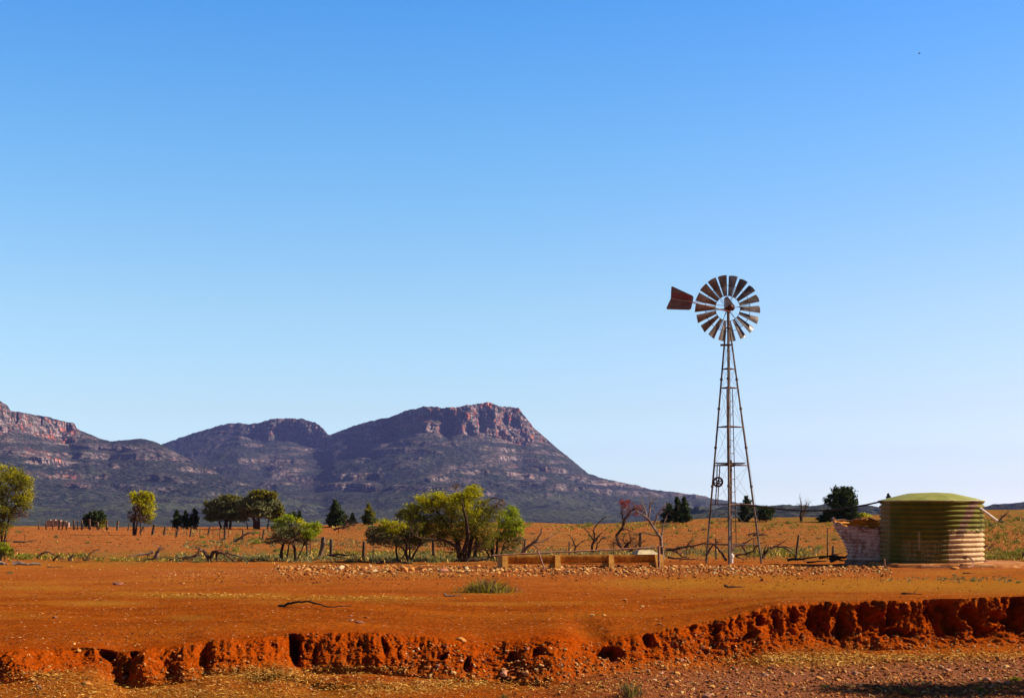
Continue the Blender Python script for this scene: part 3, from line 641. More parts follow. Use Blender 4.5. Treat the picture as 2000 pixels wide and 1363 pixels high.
# ------------------------------------------------------------------ the green corrugated tank on its slab
def tank_mat():
    t = NT('green_tank_paint')
    ang = t.attr('ang'); hz = t.attr('hgt')       # where on the wall: across (px of the photo) and up (0..1)
    n = t.noise(2.2, 6, .7); nf = t.noise(9, 5, .75); st = t.noise(3, 5, .7, co=t.vec((5, 5, .35)))
    g = t.ramp(n, [(.3, (.075, .070, .004)), (.55, (.125, .112, .005)), (.75, (.20, .16, .008))])
    g = t.mix(t.m('MULTIPLY', t.ramp(hz, [(.25, 1), (.95, .0)]), .45), g, (.11, .095, .022))
    lime = t.ramp(nf, [(.3, (.26, .12, .045)), (.5, (.50, .32, .16)), (.72, (.66, .52, .34))])
    wob = t.m('MULTIPLY', t.m('SUBTRACT', t.noise(4, 4, .7), .5), .35)
    aw = t.m('ADD', ang, t.m('MULTIPLY', wob, .35))
    left = t.m('MULTIPLY', t.m('LESS_THAN', t.m('ADD', ang, t.m('MULTIPLY', wob, .12)), -.78), t.ramp(nf, [(.3, .55), (.6, .9)]))
    edge = t.m('SUBTRACT', .86, t.m('MULTIPLY', t.m('SUBTRACT', 1.0, hz), .75))
    right = t.m('MULTIPLY', t.m('GREATER_THAN', aw, .33), t.m('LESS_THAN', hz, t.m('ADD', .50, t.m('MULTIPLY', wob, 1.2))))
    low = t.m('MULTIPLY', t.m('LESS_THAN', hz, t.m('ADD', .16, t.m('MULTIPLY', st, .38))), t.m('GREATER_THAN', st, .50))
    low = t.m('MULTIPLY', low, t.m('GREATER_THAN', ang, -.55))
    spot = t.m('MULTIPLY', t.m('LESS_THAN', t.m('ABSOLUTE', t.m('ADD', ang, .225)), .022), t.m('MULTIPLY', t.m('GREATER_THAN', hz, .20), t.m('LESS_THAN', hz, .50)))
    f = t.m('MAXIMUM', t.m('MULTIPLY', left, .42), t.m('MAXIMUM', t.m('MULTIPLY', right, .93), t.m('MAXIMUM', t.m('MULTIPLY', low, .35), t.m('MULTIPLY', spot, .6))))
    col = t.mix(f, g, lime)
    # rusty brown trail of seeped water down the right
    tr = t.m('ABSOLUTE', t.m('SUBTRACT', aw, t.m('SUBTRACT', .80, t.m('MULTIPLY', t.m('SUBTRACT', .95, hz), .55))))
    trail = t.m('MULTIPLY', t.m('LESS_THAN', tr, t.m('ADD', .035, t.m('MULTIPLY', nf, .08))), t.m('GREATER_THAN', hz, .42))
    col = t.mix(t.m('MULTIPLY', trail, t.ramp(nf, [(.35, .35), (.5, 1)])), col, t.ramp(nf, [(.4, (.07, .028, .018)), (.65, (.24, .12, .08))]))
    rst = t.m('MULTIPLY', t.ramp(t.noise(1.3, 5, .7), [(.55, 0), (.68, .6)]), 1.0)
    col = t.mix(rst, col, (.20, .085, .012))
    t.bump(nf, .35, .015)
    return t.done(col, .72, .15)
TANKM = tank_mat()
ROOFM = simple('sun_bleached_green_roof', [(.35, (.20, .20, .025)), (.55, (.27, .265, .045)), (.75, (.36, .34, .09))], 1.8, .6, .3, bump=(3, .2, .02))
RIMM = simple('pale_rim', [(.35, (.30, .28, .10)), (.65, (.55, .52, .30))], 3, .6, .3)
def tank():
    Yc = 64.0; X = (1818.5-1000)/F*Yc; R_ = 98.5/F*Yc*.975; z0 = EYE-96.5*Yc/F; z1 = EYE+22.5*Yc/F
    o = Vector((X, Yc, z0))
    root = empty('water_tank', o, 'large olive green corrugated water tank with a shallow domed roof and white lime stains', 'water tank')
    n, rows = 160, 13*10; V = []; A = []; H = []
    for k in range(rows+1):
        h = k/rows; z = z0+(z1-z0)*h
        for j in range(n):
            w = 2*math.pi*j/n
            r = R_*(1+.012*(1-h))+.060*(1-2*abs(math.sin(math.pi*(13*h-.2)))**.8)*-1+.014*math.sin(5*w+1)+.010*math.sin(11*w+4*h)
            V.append((r*math.sin(w), -r*math.cos(w), z-z0)); A.append(math.sin(w) if math.cos(w) > -.35 else (.99 if math.sin(w) > 0 else -.99)); H.append(h)
    V = np.array(V)
    i = np.arange(rows)[:, None]*n+np.arange(n)[None]; i2 = np.arange(rows)[:, None]*n+(np.arange(n)[None]+1) % n
    Fc = np.stack([i, i2, i2+n, i+n], -1).reshape(-1, 4)
    # angles seen from the camera: turn the wall so that 'ang' runs across the side that faces it
    rot = math.atan2(X, Yc); c, s_ = math.cos(-rot), math.sin(-rot)
    V = np.stack([V[:, 0]*c-V[:, 1]*s_, V[:, 0]*s_+V[:, 1]*c, V[:, 2]], 1)
    wall = link('wall', mesh_np('wall', V, Fc, [TANKM], smooth=True, attrs={'ang': A, 'hgt': H}), root)
    b = MB(); zt = z1; Re = R_+.09; ns = 13
    prof = [(Re, -.05), (Re, 0), (R_*.74, .17), (R_*.44, .325), (0.02, .36)]
    vs = []; 
    for r, h in prof:
        for j in range(ns): w = 2*math.pi*j/ns+.1; vs.append((X+r*math.sin(w), Yc-r*math.cos(w), zt+h+.012*math.sin(3*w)))
    fs = [(k*ns+j, k*ns+(j+1) % ns, (k+1)*ns+(j+1) % ns, (k+1)*ns+j) for k in range(len(prof)-1) for j in range(ns)]
    b.add(vs, fs); b.build('roof', ROOFM, root, o)
    b = MB(); b.tube([(X+(Re+.012)*math.sin(2*math.pi*j/48), Yc-(Re+.012)*math.cos(2*math.pi*j/48), zt-.012) for j in range(49)], .022, 6, cap=False); b.build('rim', RIMM, root, o)
    b = MB(); c0 = P(1879, 1007, Yc-R_*.80); b.box(c0, (.40, .03, .20), rz=rot+.62)
    tag(b.build('sign_plate', ROOFM, root, o), 'small blank green plate fixed to the wall')
    b = MB(); b.tube([P(1897, 979, Yc-R_*.62), P(1902, 983, Yc-R_*.64), P(1948, 1017, Yc-R_*.64)], [.055, .055, .05], 8); b.build('overflow_pipe', PALEPIPE, root, o)
    b = MB(); b.tube([P(1881, 1086, Yc-R_*.84), P(1886, 1088, Yc-R_*.96)], .075, 10); b.build('outlet_valve', DARKST, root, o)
    b = MB(); b.tube([P(1864, 968, Yc-R_*.6), P(1874, 972, Yc-R_*.72), P(1893, 975.5, Yc-R_*.80)], .012, 4); b.build('roof_wire', DARKST, root, o)
    # hose from the valve, curling onto the ground
    hs = [(1884,1087,61.8),(1892,1088,61.4),(1899,1093,61.0),(1902,1100,60.6),(1899,1105,60.2),(1889,1107.5,59.9),(1870,1107.6,59.9),(1840,1107.4,59.9),(1800,1107.0,59.9)]
    b = MB(); pts = [P(a, c_, d) for a, c_, d in hs]
    for k in range(5, 9): pts[k].z = max(pts[k].z, gz(pts[k].x, pts[k].y)+.02)
    b.tube(pts, .03, 6); b.build('hose', RUSTP, root, o)
    # slab
    b = MB(); nS = 44; vs = []; o2 = Vector((X-.2, Yc, 0)); zs = z0-.006; zg = -.08
    prof = []
    for k in range(nS):
        w = 2*math.pi*k/nS; c_, s1 = math.cos(w), math.sin(w)
        ex_ = .55 if c_ > 0 else .9
        rx, ry = (4.05 if c_ > 0 else 2.75), 3.05
        e = (abs(c_)**4+abs(s1)**4)**-.25
        prof.append((X+.0+rx*c_*e*(1+.012*math.sin(7*w)), Yc+ry*s1*e*.92*(1+.02*math.sin(5*w+1))))
    for zz, sc_ in ((zg, 1.04), (zs-.07, 1.015), (zs-.015, 1.0), (zs, .985)):
        for k, (a, c_) in enumerate(prof):
            j = 1+.012*math.sin(k*2.3+zz*9); vs.append((X+(a-X)*sc_*j, Yc+(c_-Yc)*sc_*j, zz+.012*math.sin(k*1.7)))
    fs = [(r*nS+k, r*nS+(k+1) % nS, (r+1)*nS+(k+1) % nS, (r+1)*nS+k) for r in range(3) for k in range(nS)]+[tuple(3*nS+k for k in range(nS))]
    b.add(vs, fs); tag(b.build('tank_slab', CONC, None, (X, Yc, 0)), 'long low orange stained concrete slab under the green tank', 'concrete slab')
tank()
def old_tank():
    t = NT('rusted_pink_tin'); n = t.noise(3, 6, .75); nf = t.noise(11, 5, .7)
    ins = t.attr('inside')
    col = t.ramp(n, [(.32, (.16, .05, .025)), (.43, (.42, .22, .16)), (.55, (.60, .44, .38)), (.75, (.70, .58, .53))])
    col = t.mix(t.ramp(t.noise(1.2, 6, .8), [(.52, 0), (.60, .9)]), col, t.ramp(nf, [(.4, (.10, .028, .012)), (.7, (.25, .09, .04))]))
    yel = t.ramp(nf, [(.3, (.38, .13, .010)), (.6, (.60, .26, .02))])
    geo = t.n('ShaderNodeNewGeometry').outputs['Backfacing']
    col = t.mix(geo, col, yel); t.bump(nf, .3, .01)
    M_ = t.done(col, .65, .3)
    Yc = 65.2; X = (1703-1000)/F*Yc; R_ = 47/F*Yc; z0 = EYE-92.5*Yc/F; H = 1.83
    o = Vector((X, Yc, z0)); nA, nH = 160, 110; V = []
    rot = math.atan2(X, Yc)
    for k in range(nH+1):
        for j in range(nA):
            w = 2*math.pi*j/nA                          # 0 faces the camera, rising towards +X
            h = k/nH
            s1 = math.sin(w); c1 = math.cos(w)
            lf = max(0, -s1)                             # left side
            front = max(0, c1)
            top = H*(.83+.17*(1-front)**1) - (.06*math.sin(5*w)+.035*math.sin(13*w+1)+.05*math.sin(29*w)*math.sin(3*w)) - .10*front*ss(-.9, -.1, s1)*ss(.2, -.1, s1)
            z = min(H*1.03*k/nH, top)
            fl = ss(.15, 1.0, h)*lf**2.0*.62             # the left wall leans out towards the top
            r = R_*(1+fl)*(1-.03*h)+.042*math.sin(2*math.pi*z/.155)
            r += .11*float(fbm(w*2.2, z*1.3, 0, 3, 91))*(.3+h)
            r += -.28*math.exp(-((w-2*math.pi+.62)/.20)**2)*ss(.0, .5, h)+.04*math.sin(7*w)*h
            x, y = r*math.sin(w), -r*math.cos(w)
            V.append((x*math.cos(-rot)-y*math.sin(-rot), x*math.sin(-rot)+y*math.cos(-rot), float(z)))
    i = np.arange(nH)[:, None]*nA+np.arange(nA)[None]; i2 = np.arange(nH)[:, None]*nA+(np.arange(nA)[None]+1) % nA
    Fc = np.stack([i, i2, i2+nA, i+nA], -1).reshape(-1, 4)
    root = empty('water_tank', o, 'small crumpled rusty pink tank with an open torn top beside the green tank', 'water tank')
    link('wall', mesh_np('wall', np.array(V), Fc, [M_], smooth=True), root)
    b = MB(); pts = []
    for j in range(0, 61):
        w = math.pi*.62+j/60*math.pi*.95; s1 = math.sin(w); c1 = math.cos(w); lf = max(0, -s1)
        r = R_*(1+lf**2*.62)*.97+.02; top = H*(.83+.17*(1-max(0, c1)))-(.05*math.sin(5*w)+.03*math.sin(13*w+1))
        x, y = r*s1, -r*c1; pts.append(Vector((X+x*math.cos(-rot)-y*math.sin(-rot), Yc+x*math.sin(-rot)+y*math.cos(-rot), z0+top+.01)))
    b.tube(pts, .035, 6); b.build('rim', DARKST, root, o)
    b = MB(); b.box(P(1640, 1024, Yc-.2), (.36, .22, .04), rz=.4); b.box(P(1676, 1014, Yc+.9), (.5, .2, .035), rz=.1); b.build('torn_sheet', RUSTP, root, o)
    b = MB(); nS = 30; vs = []
    for zz, r_ in ((-.1, R_*1.18), (z0-.06, R_*1.13), (z0-.004, R_*1.08)):
        for k in range(nS): w = 2*math.pi*k/nS; rr = r_*(1+.03*math.sin(3*w)+.02*math.sin(8*w)); vs.append((X+.06+rr*math.cos(w), Yc+rr*math.sin(w), zz))
    b.add(vs, [(r*nS+k, r*nS+(k+1) % nS, (r+1)*nS+(k+1) % nS, (r+1)*nS+k) for r in range(2) for k in range(nS)]+[tuple(2*nS+k for k in range(nS))])
    PINKC = simple('pinkish_concrete', [(.3, (.12, .06, .045)), (.6, (.27, .15, .12))], 3, .9, .1, bump=(18, .6, .02))
    tag(b.build('tank_slab', PINKC, None, (X, Yc, 0)), 'round pinkish concrete slab under the crumpled rusty tank', 'concrete slab')
    # iron stake in front
    b = MB(); b.tube([P(1727.5, 1091, 61.5), P(1728, 1106, 61.5)], .035, 6); tag(b.build('iron_stake', RUSTP, None, P(1728, 1106, 61.5)), 'short rusty iron stake between the two tank slabs', 'stake')
old_tank()
# the black pipe from the windmill to the green tank
b = MB(); pts = [P(x, y, Y_) for x, y, Y_ in [(1424,985,66.2),(1440,985.5,66),(1460,986.5,65.7),(1485,989,65.4),(1510,992.5,65.1),(1540,995.5,64.8),(1570,997,64.6),(1600,997,64.4),(1630,995,64.2),(1660,991,64),(1690,986,63.8),(1715,980.5,63.7),(1735,976.5,63.6),(1750,974.3,63.6)]]
b.tube(pts, .038, 8); tag(b.build('water_pipe', PIPEM, None, pts[0]), 'long sagging black pipe hung from the windmill tower to the green tank', 'pipe')

# ------------------------------------------------------------------ the trough
def trough():
    a = math.radians(14); u = Vector((math.cos(a), math.sin(a), 0)); v = Vector((-math.sin(a), math.cos(a), 0))
    E0 = P(985, 1111.5, 60.0); zg = E0.z; L = 7.1
    o = E0.copy()
    root = empty('water_trough', o, 'long half round concrete trough stained ochre and raised on four tapered blocks', 'trough')
    def at(s, d, z): return E0+u*s+v*d+Vector((0, 0, z))
    for s in (.05, 2.36, 4.76, 6.98):
        b = MB(); w0, w1 = (.27, .21) if s < 6 else (.36, .26)
        vs = [at(s-w0/2, -.02, 0), at(s+w0/2, -.02, 0), at(s+w0/2, .98, 0), at(s-w0/2, .98, 0), at(s-w1/2, .10, .575), at(s+w1/2, .10, .575), at(s+w1/2, .88, .575), at(s-w1/2, .88, .575)]
        if s > 6: vs[4] = at(s-.24, .10, .575); vs[7] = at(s-.24, .88, .575)
        b.add(vs, [(3,2,1,0),(4,5,6,7),(0,1,5,4),(1,2,6,5),(2,3,7,6),(3,0,4,7)]); b.build('block', SUPM, root, o)
    b = MB(); n = 20; vs = []; ro, ri = .345, .29
    for s in (.10, 6.92):
        for r_ in (ro, ri):
            for j in range(n+1):
                w = math.pi*j/n; vs.append(at(s, .49-r_*math.cos(w), .565-r_*math.sin(w)))
    m = n+1; fs = []
    for j in range(n):
        fs += [(j, 2*m+j, 2*m+j+1, j+1), (m+j+1, 3*m+j+1, 3*m+j, m+j), (j+1, m+j+1, m+j, j), (2*m+j, 3*m+j, 3*m+j+1, 2*m+j+1)]
    fs += [(0, m, 3*m, 2*m), (n, 2*m+n, 3*m+n, m+n)]
    b.add(vs, fs); b.build('channel', TROUGHM, root, o)
    b = MB()
    lo = [at(5.95, .10, .58), at(6.95, .10, .58), at(6.95, .92, .58), at(5.95, .92, .58)]; hi = [at(6.10, .32, .76), at(6.74, .32, .76), at(6.74, .66, .76), at(6.10, .66, .76)]
    b.add([*lo, *hi], [(3,2,1,0),(4,5,6,7),(0,1,5,4),(1,2,6,5),(2,3,7,6),(3,0,4,7)]); b.build('valve_cover', CREAM, root, o)
    b = MB(); c = at(3.6, .35, -.02); b.box((c.x, c.y, zg-.03), (8.3, 1.9, .09), rz=a); tag(b.build('trough_slab', CONC, None, (c.x, c.y, 0)), 'thin dusty concrete strip lying under the trough', 'concrete slab')
    b = MB(); p0, p1 = P(962, 1084.5, 59.55), P(1297, 1067.3, 61.35); b.tube([p0, p0.lerp(p1, .3)+Vector((0,0,.012)), p0.lerp(p1, .65)-Vector((0,0,.01)), p1], .034, 8)
    tag(b.build('iron_pipe', RUSTP, None, p0), 'long rusty pipe resting above the trough and rising to the right', 'pipe')
    b = MB(); b.tube([P(1287, 1110, 60.9), P(1287, 1066, 60.9)], .055, 8); tag(b.build('iron_post', RUSTP, None, P(1287, 1110, 60.9)), 'upright rusty post at the right end of the trough', 'post')
    b = MB(); b.tube([P(1063, 1110, 59.5), P(1050.5, 1074, 59.6)], .038, 6); tag(b.build('iron_stake', RUSTP, None, P(1063, 1110, 59.5)), 'leaning rusty stake propped against the front of the trough', 'stake')
    b = MB(); b.tube([P(973.5, 1112, 59.4), P(973, 1067, 59.4)], .024, 6); tag(b.build('iron_rod', DARKST, None, P(973.5, 1112, 59.4)), 'thin upright dark rod at the left end of the trough', 'rod')
trough()

# ------------------------------------------------------------------ plants
def leafmat(name, stops, trans=.35, scale=1.3):
    t = NT(name); n = t.noise(scale, 4, .6); n2 = t.noise(25, 2, .6)
    col = t.ramp(t.m('ADD', t.m('MULTIPLY', n, .6), t.m('MULTIPLY', n2, .4)), stops)
    t.done(col, .7, .1)
    tr = t.n('ShaderNodeBsdfTranslucent', {'Color': col}); mx = t.n('ShaderNodeMixShader', {0: trans, 1: t.b.outputs[0], 2: tr.outputs[0]})
    t.t.links.new(mx.outputs[0], t.out.inputs['Surface']); return t.mat
L_YEL = leafmat('yellow_green_leaves', [(.35, (.24, .22, .005)), (.5, (.41, .38, .008)), (.65, (.60, .54, .015))])
L_LIM = leafmat('lime_green_leaves', [(.35, (.15, .19, .008)), (.5, (.28, .33, .012)), (.65, (.42, .46, .025))])
L_OLI = leafmat('olive_leaves', [(.35, (.085, .08, .009)), (.5, (.18, .165, .016)), (.65, (.32, .28, .03))])
L_GRY = leafmat('grey_green_leaves', [(.35, (.075, .08, .028)), (.5, (.15, .155, .06)), (.65, (.27, .26, .11))])
L_DRK = leafmat('dark_pine_leaves', [(.35, (.015, .03, .010)), (.5, (.04, .06, .018)), (.65, (.09, .11, .03))], .2)
L_BRN = leafmat('dry_brown_twigs', [(.35, (.07, .04, .025)), (.5, (.14, .08, .045)), (.65, (.24, .15, .08))], .1)
L_RED = leafmat('dry_red_leaves', [(.35, (.16, .025, .014)), (.5, (.28, .05, .025)), (.65, (.38, .10, .05))], .3)
LM = dict(Y=L_YEL, L=L_LIM, O=L_OLI, G=L_GRY, D=L_DRK, B=L_BRN, R=L_RED)
def cards(cen, ln, wd_, rng, droop=0.0):
    n = len(cen); a = rng.normal(size=(n, 3)); a[:, 2] -= droop; a /= np.linalg.norm(a, axis=1)[:, None]
    b = rng.normal(size=(n, 3)); b -= (b*a).sum(1)[:, None]*a; b /= np.linalg.norm(b, axis=1)[:, None]
    s = rng.uniform(.6, 1.3, (n, 1)); a = a*ln*.5*s; b = b*wd_*.5*s
    V = np.stack([cen-a, cen+b, cen+a, cen-b], 1).reshape(-1, 3)
    return V, np.arange(4*n).reshape(-1, 4)
def wig(p, q, n, amp, rng):
    p = np.array(p); q = np.array(q); out = []
    off = np.cumsum(rng.normal(size=(n+1, 3))*amp, 0); off -= off[0]; off -= np.linspace(0, 1, n+1)[:, None]*off[-1]
    for i in range(n+1): out.append(Vector(p+(q-p)*i/n+off[i]))
    return out
def tree(name, label, cat, px, Y, trunks, lobes, leaf=(.075, .034), bark=None, group=None, seed=1, base=None, crown='crown', clus=26, spread=.19, depth=.75, twr=1.0):
    rng = np.random.default_rng(seed); base = base or G(px, Y)
    root = empty(name, base, label, cat, group); o = base
    b = MB(); tips = []
    for tr in trunks:                              # polyline of (px, py) with the foot radius in metres
        pts = [P(x, y, Y) for x, y in tr[1:]]; dy = rng.normal()*.15
        for k, p_ in enumerate(pts): p_.y += dy*k
        if len(tr) > 1 and abs(tr[1][0]-px) < 40: pts[0].z = gz(pts[0].x, pts[0].y)-.08
        fine = [pts[0]]
        for k in range(len(pts)-1): fine += wig(pts[k], pts[k+1], 4, .012*tr[0]/.1, rng)[1:]
        m = len(fine); b.tube(fine, [tr[0]*(1-.72*k/(m-1)) for k in range(m)], 7); tips += fine[m//3:]
    Vs, Fs, Ms = [], [], []; mats = []; nv = 0
    for (lx, ly, rx, ry, mk, nl) in lobes:
        mat = LM[mk]
        if mat not in mats: mats.append(mat)
        c = P(lx, ly, Y); rX, rZ = rx/F*Y*1.2, ry/F*Y*1.22; nl = int(nl*2.0); rY = rX*.8; c.y += rng.uniform(-1, 1)*depth*rX*.6
        if tips:
            s = min(tips, key=lambda q: (q-c).length+.35*abs(q.x-c.x)+(0.8 if q.z > c.z else 0))
            b.tube(wig(s, c, 5, (c-s).length*.035, rng), [.028*twr, .024*twr, .019*twr, .014*twr, .010*twr, .006*twr], 5, cap=False)
        nc = clus; u = rng.normal(size=(nc, 3)); u /= np.linalg.norm(u, axis=1)[:, None]; u *= rng.uniform(.25, 1.0, (nc, 1))**.5
        cc = np.array(c)+u*np.array([rX, rY, rZ])
        for q in cc[::2]: b.tube([c, Vector(q)], [.008*twr, .003*twr], 3, cap=False)
        k = rng.integers(0, nc, nl); wgt = rng.normal(size=(nl, 3))
        cen = cc[k]+wgt*np.array([rX, rY, rZ])*spread*rng.uniform(.4, 1.5, (nl, 1))
        V, Fc = cards(cen, leaf[0]*1.08, leaf[1]*1.1, rng)
        Vs.append(V-np.array(o)); Fs.append(Fc+nv); nv += len(V); Ms += [mats.index(mat)]*len(Fc)
    b.build('trunk', bark or BARK, root, o)
    if Vs: link(crown, mesh_np(crown, np.concatenate(Vs), np.concatenate(Fs), mats, Ms), root)
    return root
NEAR = 69.0
tree('acacia_tree', 'broad yellow green spreading tree with several dark trunks behind the trough', 'tree', 905, NEAR,
     [(.13,(899,1096),(897,1075),(893,1058),(880,1035),(862,1010),(850,990)), (.16,(911,1096),(908,1070),(915,1050),(912,1020),(905,985)), (.10,(914,1090),(922,1040),(940,1022),(958,1000),(975,980)),
      (.085,(903,1093),(893,1072),(880,1058),(862,1052),(845,1052),(825,1050),(812,1044)), (.07,(912,1060),(930,1020),(945,985),(962,972),(984,976))],
     [(800,1000,19,14,'Y',900),(790,1010,14,12,'O',600),(822,985,20,14,'Y',1100),(845,975,22,13,'Y',1200),(868,978,22,14,'Y',1100),(893,985,22,16,'Y',1200),(905,968,20,13,'Y',1000),(922,966,17,12,'Y',900),(925,955,14,7,'Y',350),  # yellow lobes above olive ones: the sunlit crown top put into leaf colour
      (815,1012,22,15,'O',900),(840,1005,24,16,'O',900),(870,1005,24,17,'O',1000),(900,1008,24,17,'Y',900),(925,995,20,17,'Y',900),(942,992,18,14,'O',700),(880,1030,26,13,'O',900),(850,1028,24,12,'O',800),(912,1030,24,13,'O',800),
      (950,1010,20,16,'O',600),(965,1000,15,13,'O',250),(825,1032,18,10,'O',500),(938,1030,20,13,'O',500),(975,985,12,10,'B',120),(893,950,10,5,'B',60),(868,1048,20,10,'O',400),(935,1050,20,12,'O',450),(930,1066,18,10,'B',260),(860,1062,14,8,'B',90),(958,1035,16,14,'O',450),(845,1045,18,9,'O',350),(885,1062,16,8,'B',160),(905,1050,20,10,'O',350),(820,1045,18,10,'O',300),(880,1045,22,10,'O',450),(925,1040,22,12,'Y',300),(865,1020,20,12,'Y',400),(950,1060,16,10,'O',260),(885,1072,20,8,'B',120)], seed=11, clus=30)
tree('acacia_tree', 'low grey green bushy tree with thin forking trunks left of the broad tree', 'tree', 790, 68.5,
     [(.065,(778,1091),(774,1078),(774,1062),(765,1045)), (.05,(780,1092),(790,1082),(795,1066)), (.085,(800,1096),(794,1080),(795,1062),(800,1045)), (.07,(802,1096),(810,1080),(820,1065),(835,1052)), (.05,(799,1090),(788,1072),(778,1066),(756,1062),(748,1056)), (.05,(800,1090),(799,1060),(806,1040))],
     [(735,1036,17,12,'G',600),(755,1028,18,11,'Y',600),(772,1030,18,12,'Y',800),(788,1038,16,13,'O',600),(745,1048,20,10,'G',600),(728,1052,12,9,'G',350),(765,1045,20,12,'O',700),(785,1052,18,10,'G',500),(805,1040,16,14,'G',500),(815,1048,18,10,'O',450),(800,1060,20,7,'G',250),(722,1044,9,8,'G',200),(830,1052,13,7,'B',150),(770,1060,22,8,'B',260),(810,1055,16,9,'O',300),(750,1056,18,7,'B',200),(820,1035,14,12,'O',350),(795,1070,18,6,'B',120)], seed=12, clus=28)
tree('acacia_tree', 'bright lime green bushy tree at the right of the broad tree, behind the trough', 'tree', 968, 72.0,
     [(.08,(962,1082),(962,1060),(968,1040),(985,1020)), (.06,(968,1080),(972,1050),(990,1030),(1000,1012)), (.05,(975,1080),(985,1060),(1005,1045)), (.05,(960,1080),(945,1062),(940,1040))],
     [(996,1000,15,10,'L',700),(985,1012,15,12,'L',700),(1005,1018,14,12,'L',700),(1015,1025,10,10,'L',400),(988,1032,18,12,'L',800),(1006,1038,14,9,'L',450),(978,1048,16,9,'L',500),(990,1062,20,10,'O',400),(965,1060,18,12,'O',400),(950,1065,16,12,'B',300),(1010,1055,13,8,'G',250),(935,1068,12,10,'B',160),(1000,1075,18,7,'G',300)], seed=13, clus=28)
tree('acacia_tree', 'small umbrella shaped tree with two trunks and bright tufts at both ends', 'tree', 565, 70.0,
     [(.10,(551,1092),(549,1078),(552,1064),(560,1048),(566,1036)), (.09,(578,1092),(577,1074),(575,1062),(580,1046),(590,1034)), (.05,(560,1084),(564,1064),(575,1050)), (.04,(578,1066),(600,1052),(612,1040))],
     [(558,1014,13,8,'L',600),(540,1024,13,9,'L',500),(548,1032,14,9,'L',400),(588,1022,14,9,'Y',500),(574,1028,18,10,'G',600),(596,1036,14,11,'L',500),(615,1034,14,11,'L',900),(608,1044,12,8,'L',350),(560,1040,22,11,'G',700),(585,1045,20,11,'G',600),(545,1052,22,8,'B',500),(572,1056,24,8,'B',600),(595,1056,16,7,'B',350),(530,1056,12,6,'B',200),(552,1036,16,8,'O',300)], seed=14, clus=18)
tree('acacia_tree', 'large feathery olive tree cut by the left edge of the photo', 'tree', -12, 70.0,
     [(.12,(-2,1094),(3,1075),(0,1055),(-6,1040),(0,1010),(15,985)), (.10,(-20,1094),(-25,1050),(-30,1000)), (.06,(0,1040),(20,1005),(40,975)), (.06,(-2,1030),(10,990),(20,950))],
     [(8,922,20,13,'Y',800),(28,925,18,12,'O',700),(45,945,16,14,'O',700),(55,938,10,8,'Y',300),(20,945,24,18,'O',1100),(0,950,24,20,'O',1000),(40,968,20,16,'Y',900),(50,985,14,10,'O',500),(18,980,26,16,'O',1000),(-25,940,26,22,'O',1000),(0,1000,26,14,'O',900),(30,1002,18,10,'B',400),(-30,985,26,20,'O',900),(8,1020,20,13,'O',600),(5,1035,14,10,'O',350),(-10,985,20,20,'Y',500),(55,965,9,7,'B',120),(-50,960,20,25,'O',700)], seed=15, clus=24, spread=.2)
tree('green_bush', 'leafy light green bush under the olive tree at the left edge', 'bush', 8, 68.6, [(.03,(10,1088),(10,1075)), (.03,(2,1088),(-2,1070))],
     [(8,1068,10,9,'L',350),(14,1078,9,9,'O',300),(2,1080,10,8,'G',250),(-8,1070,10,10,'O',250)], seed=16, clus=14)
# mid-distance trees, each placed where its foot meets the rising field
def far(name, label, cat, px, by, lobes, Y=None, th=.10, leaf=(.20, .10), top=None, seed=1, group=None, bark=None, trunks=None, clus=18, crown='crown', spread=.2):
    Y = Y or Yof(px, by); tp = top or (sum(l[1] for l in lobes)/len(lobes))
    return tree(name, label, cat, px, Y, trunks or [(th,(px,by),(px+.5,(by+tp)/2),(px,tp))], lobes, leaf, bark, group, seed, None, crown, clus, spread, .6, 1.6)
def cone(px, top, base, w, mk='D', n=1500, k=7, lean=0, shape=1.0):
    out = []; h = base-top
    for i in range(k):
        t = (i+.5)/k; r = w/2*min(1, (t*1.45+.06)**(.8*shape))*(1-.25*max(0, t-.8)/.2)
        q = math.sin(i*12.9898+px*7.233)*.5; r *= 1+.28*q
        out.append((px+lean*(1-t)+(r*.22 if i % 2 else -r*.22)+r*.35*q, top+h*t, max(r*.85, 1.5), h/k*.85, mk, int(n*r/w*2/k)+60))
    return out
far('acacia_tree', 'upright yellow green tree standing alone by the fence on the left', 'tree', 263, 1037,
    [(268,968,13,8,'Y',500),(285,966,12,7,'Y',500),(292,972,8,8,'Y',350),(272,980,16,10,'Y',700),(288,985,12,10,'Y',500),(283,997,14,9,'Y',500),(266,998,12,9,'B',400),(290,1006,10,7,'Y',300),(275,1010,14,8,'B',400),(260,1012,8,7,'B',160),(288,1018,8,6,'O',160)],
    Y=118, trunks=[(.14,(262,1039),(261,1022),(264,1000),(272,980)), (.09,(264,1036),(270,1015),(283,990)), (.05,(275,1030),(272,1010),(262,990))], leaf=(.13, .06), seed=21)
far('round_bush', 'dark green bush on the fence line, the smaller of a touching pair', 'bush', 174, 1029, [(170,1012,8,7,'D',350),(178,1008,8,8,'D',350),(172,1020,10,7,'D',400)], seed=22)
far('round_bush', 'dark olive bush on the fence line, the larger of a touching pair', 'bush', 193, 1030, [(190,1004,10,6,'D',350),(197,1010,9,8,'D',350),(186,1014,9,8,'D',350),(195,1020,11,8,'O',300)], seed=23)
far('pine_tree', 'narrow dark pine nearest the fence, leftmost of three left of the grey green trees', 'tree', 345, 1029, cone(345, 997, 1027, 15), seed=24)
far('pine_tree', 'bushy dark green pine in the middle of three by the fence', 'tree', 364, 1029, cone(363, 1000, 1028, 18), seed=25)
far('pine_tree', 'dark green pine on the right of three, just left of the grey green trees', 'tree', 380, 1029, cone(380, 995, 1028, 20), seed=26)
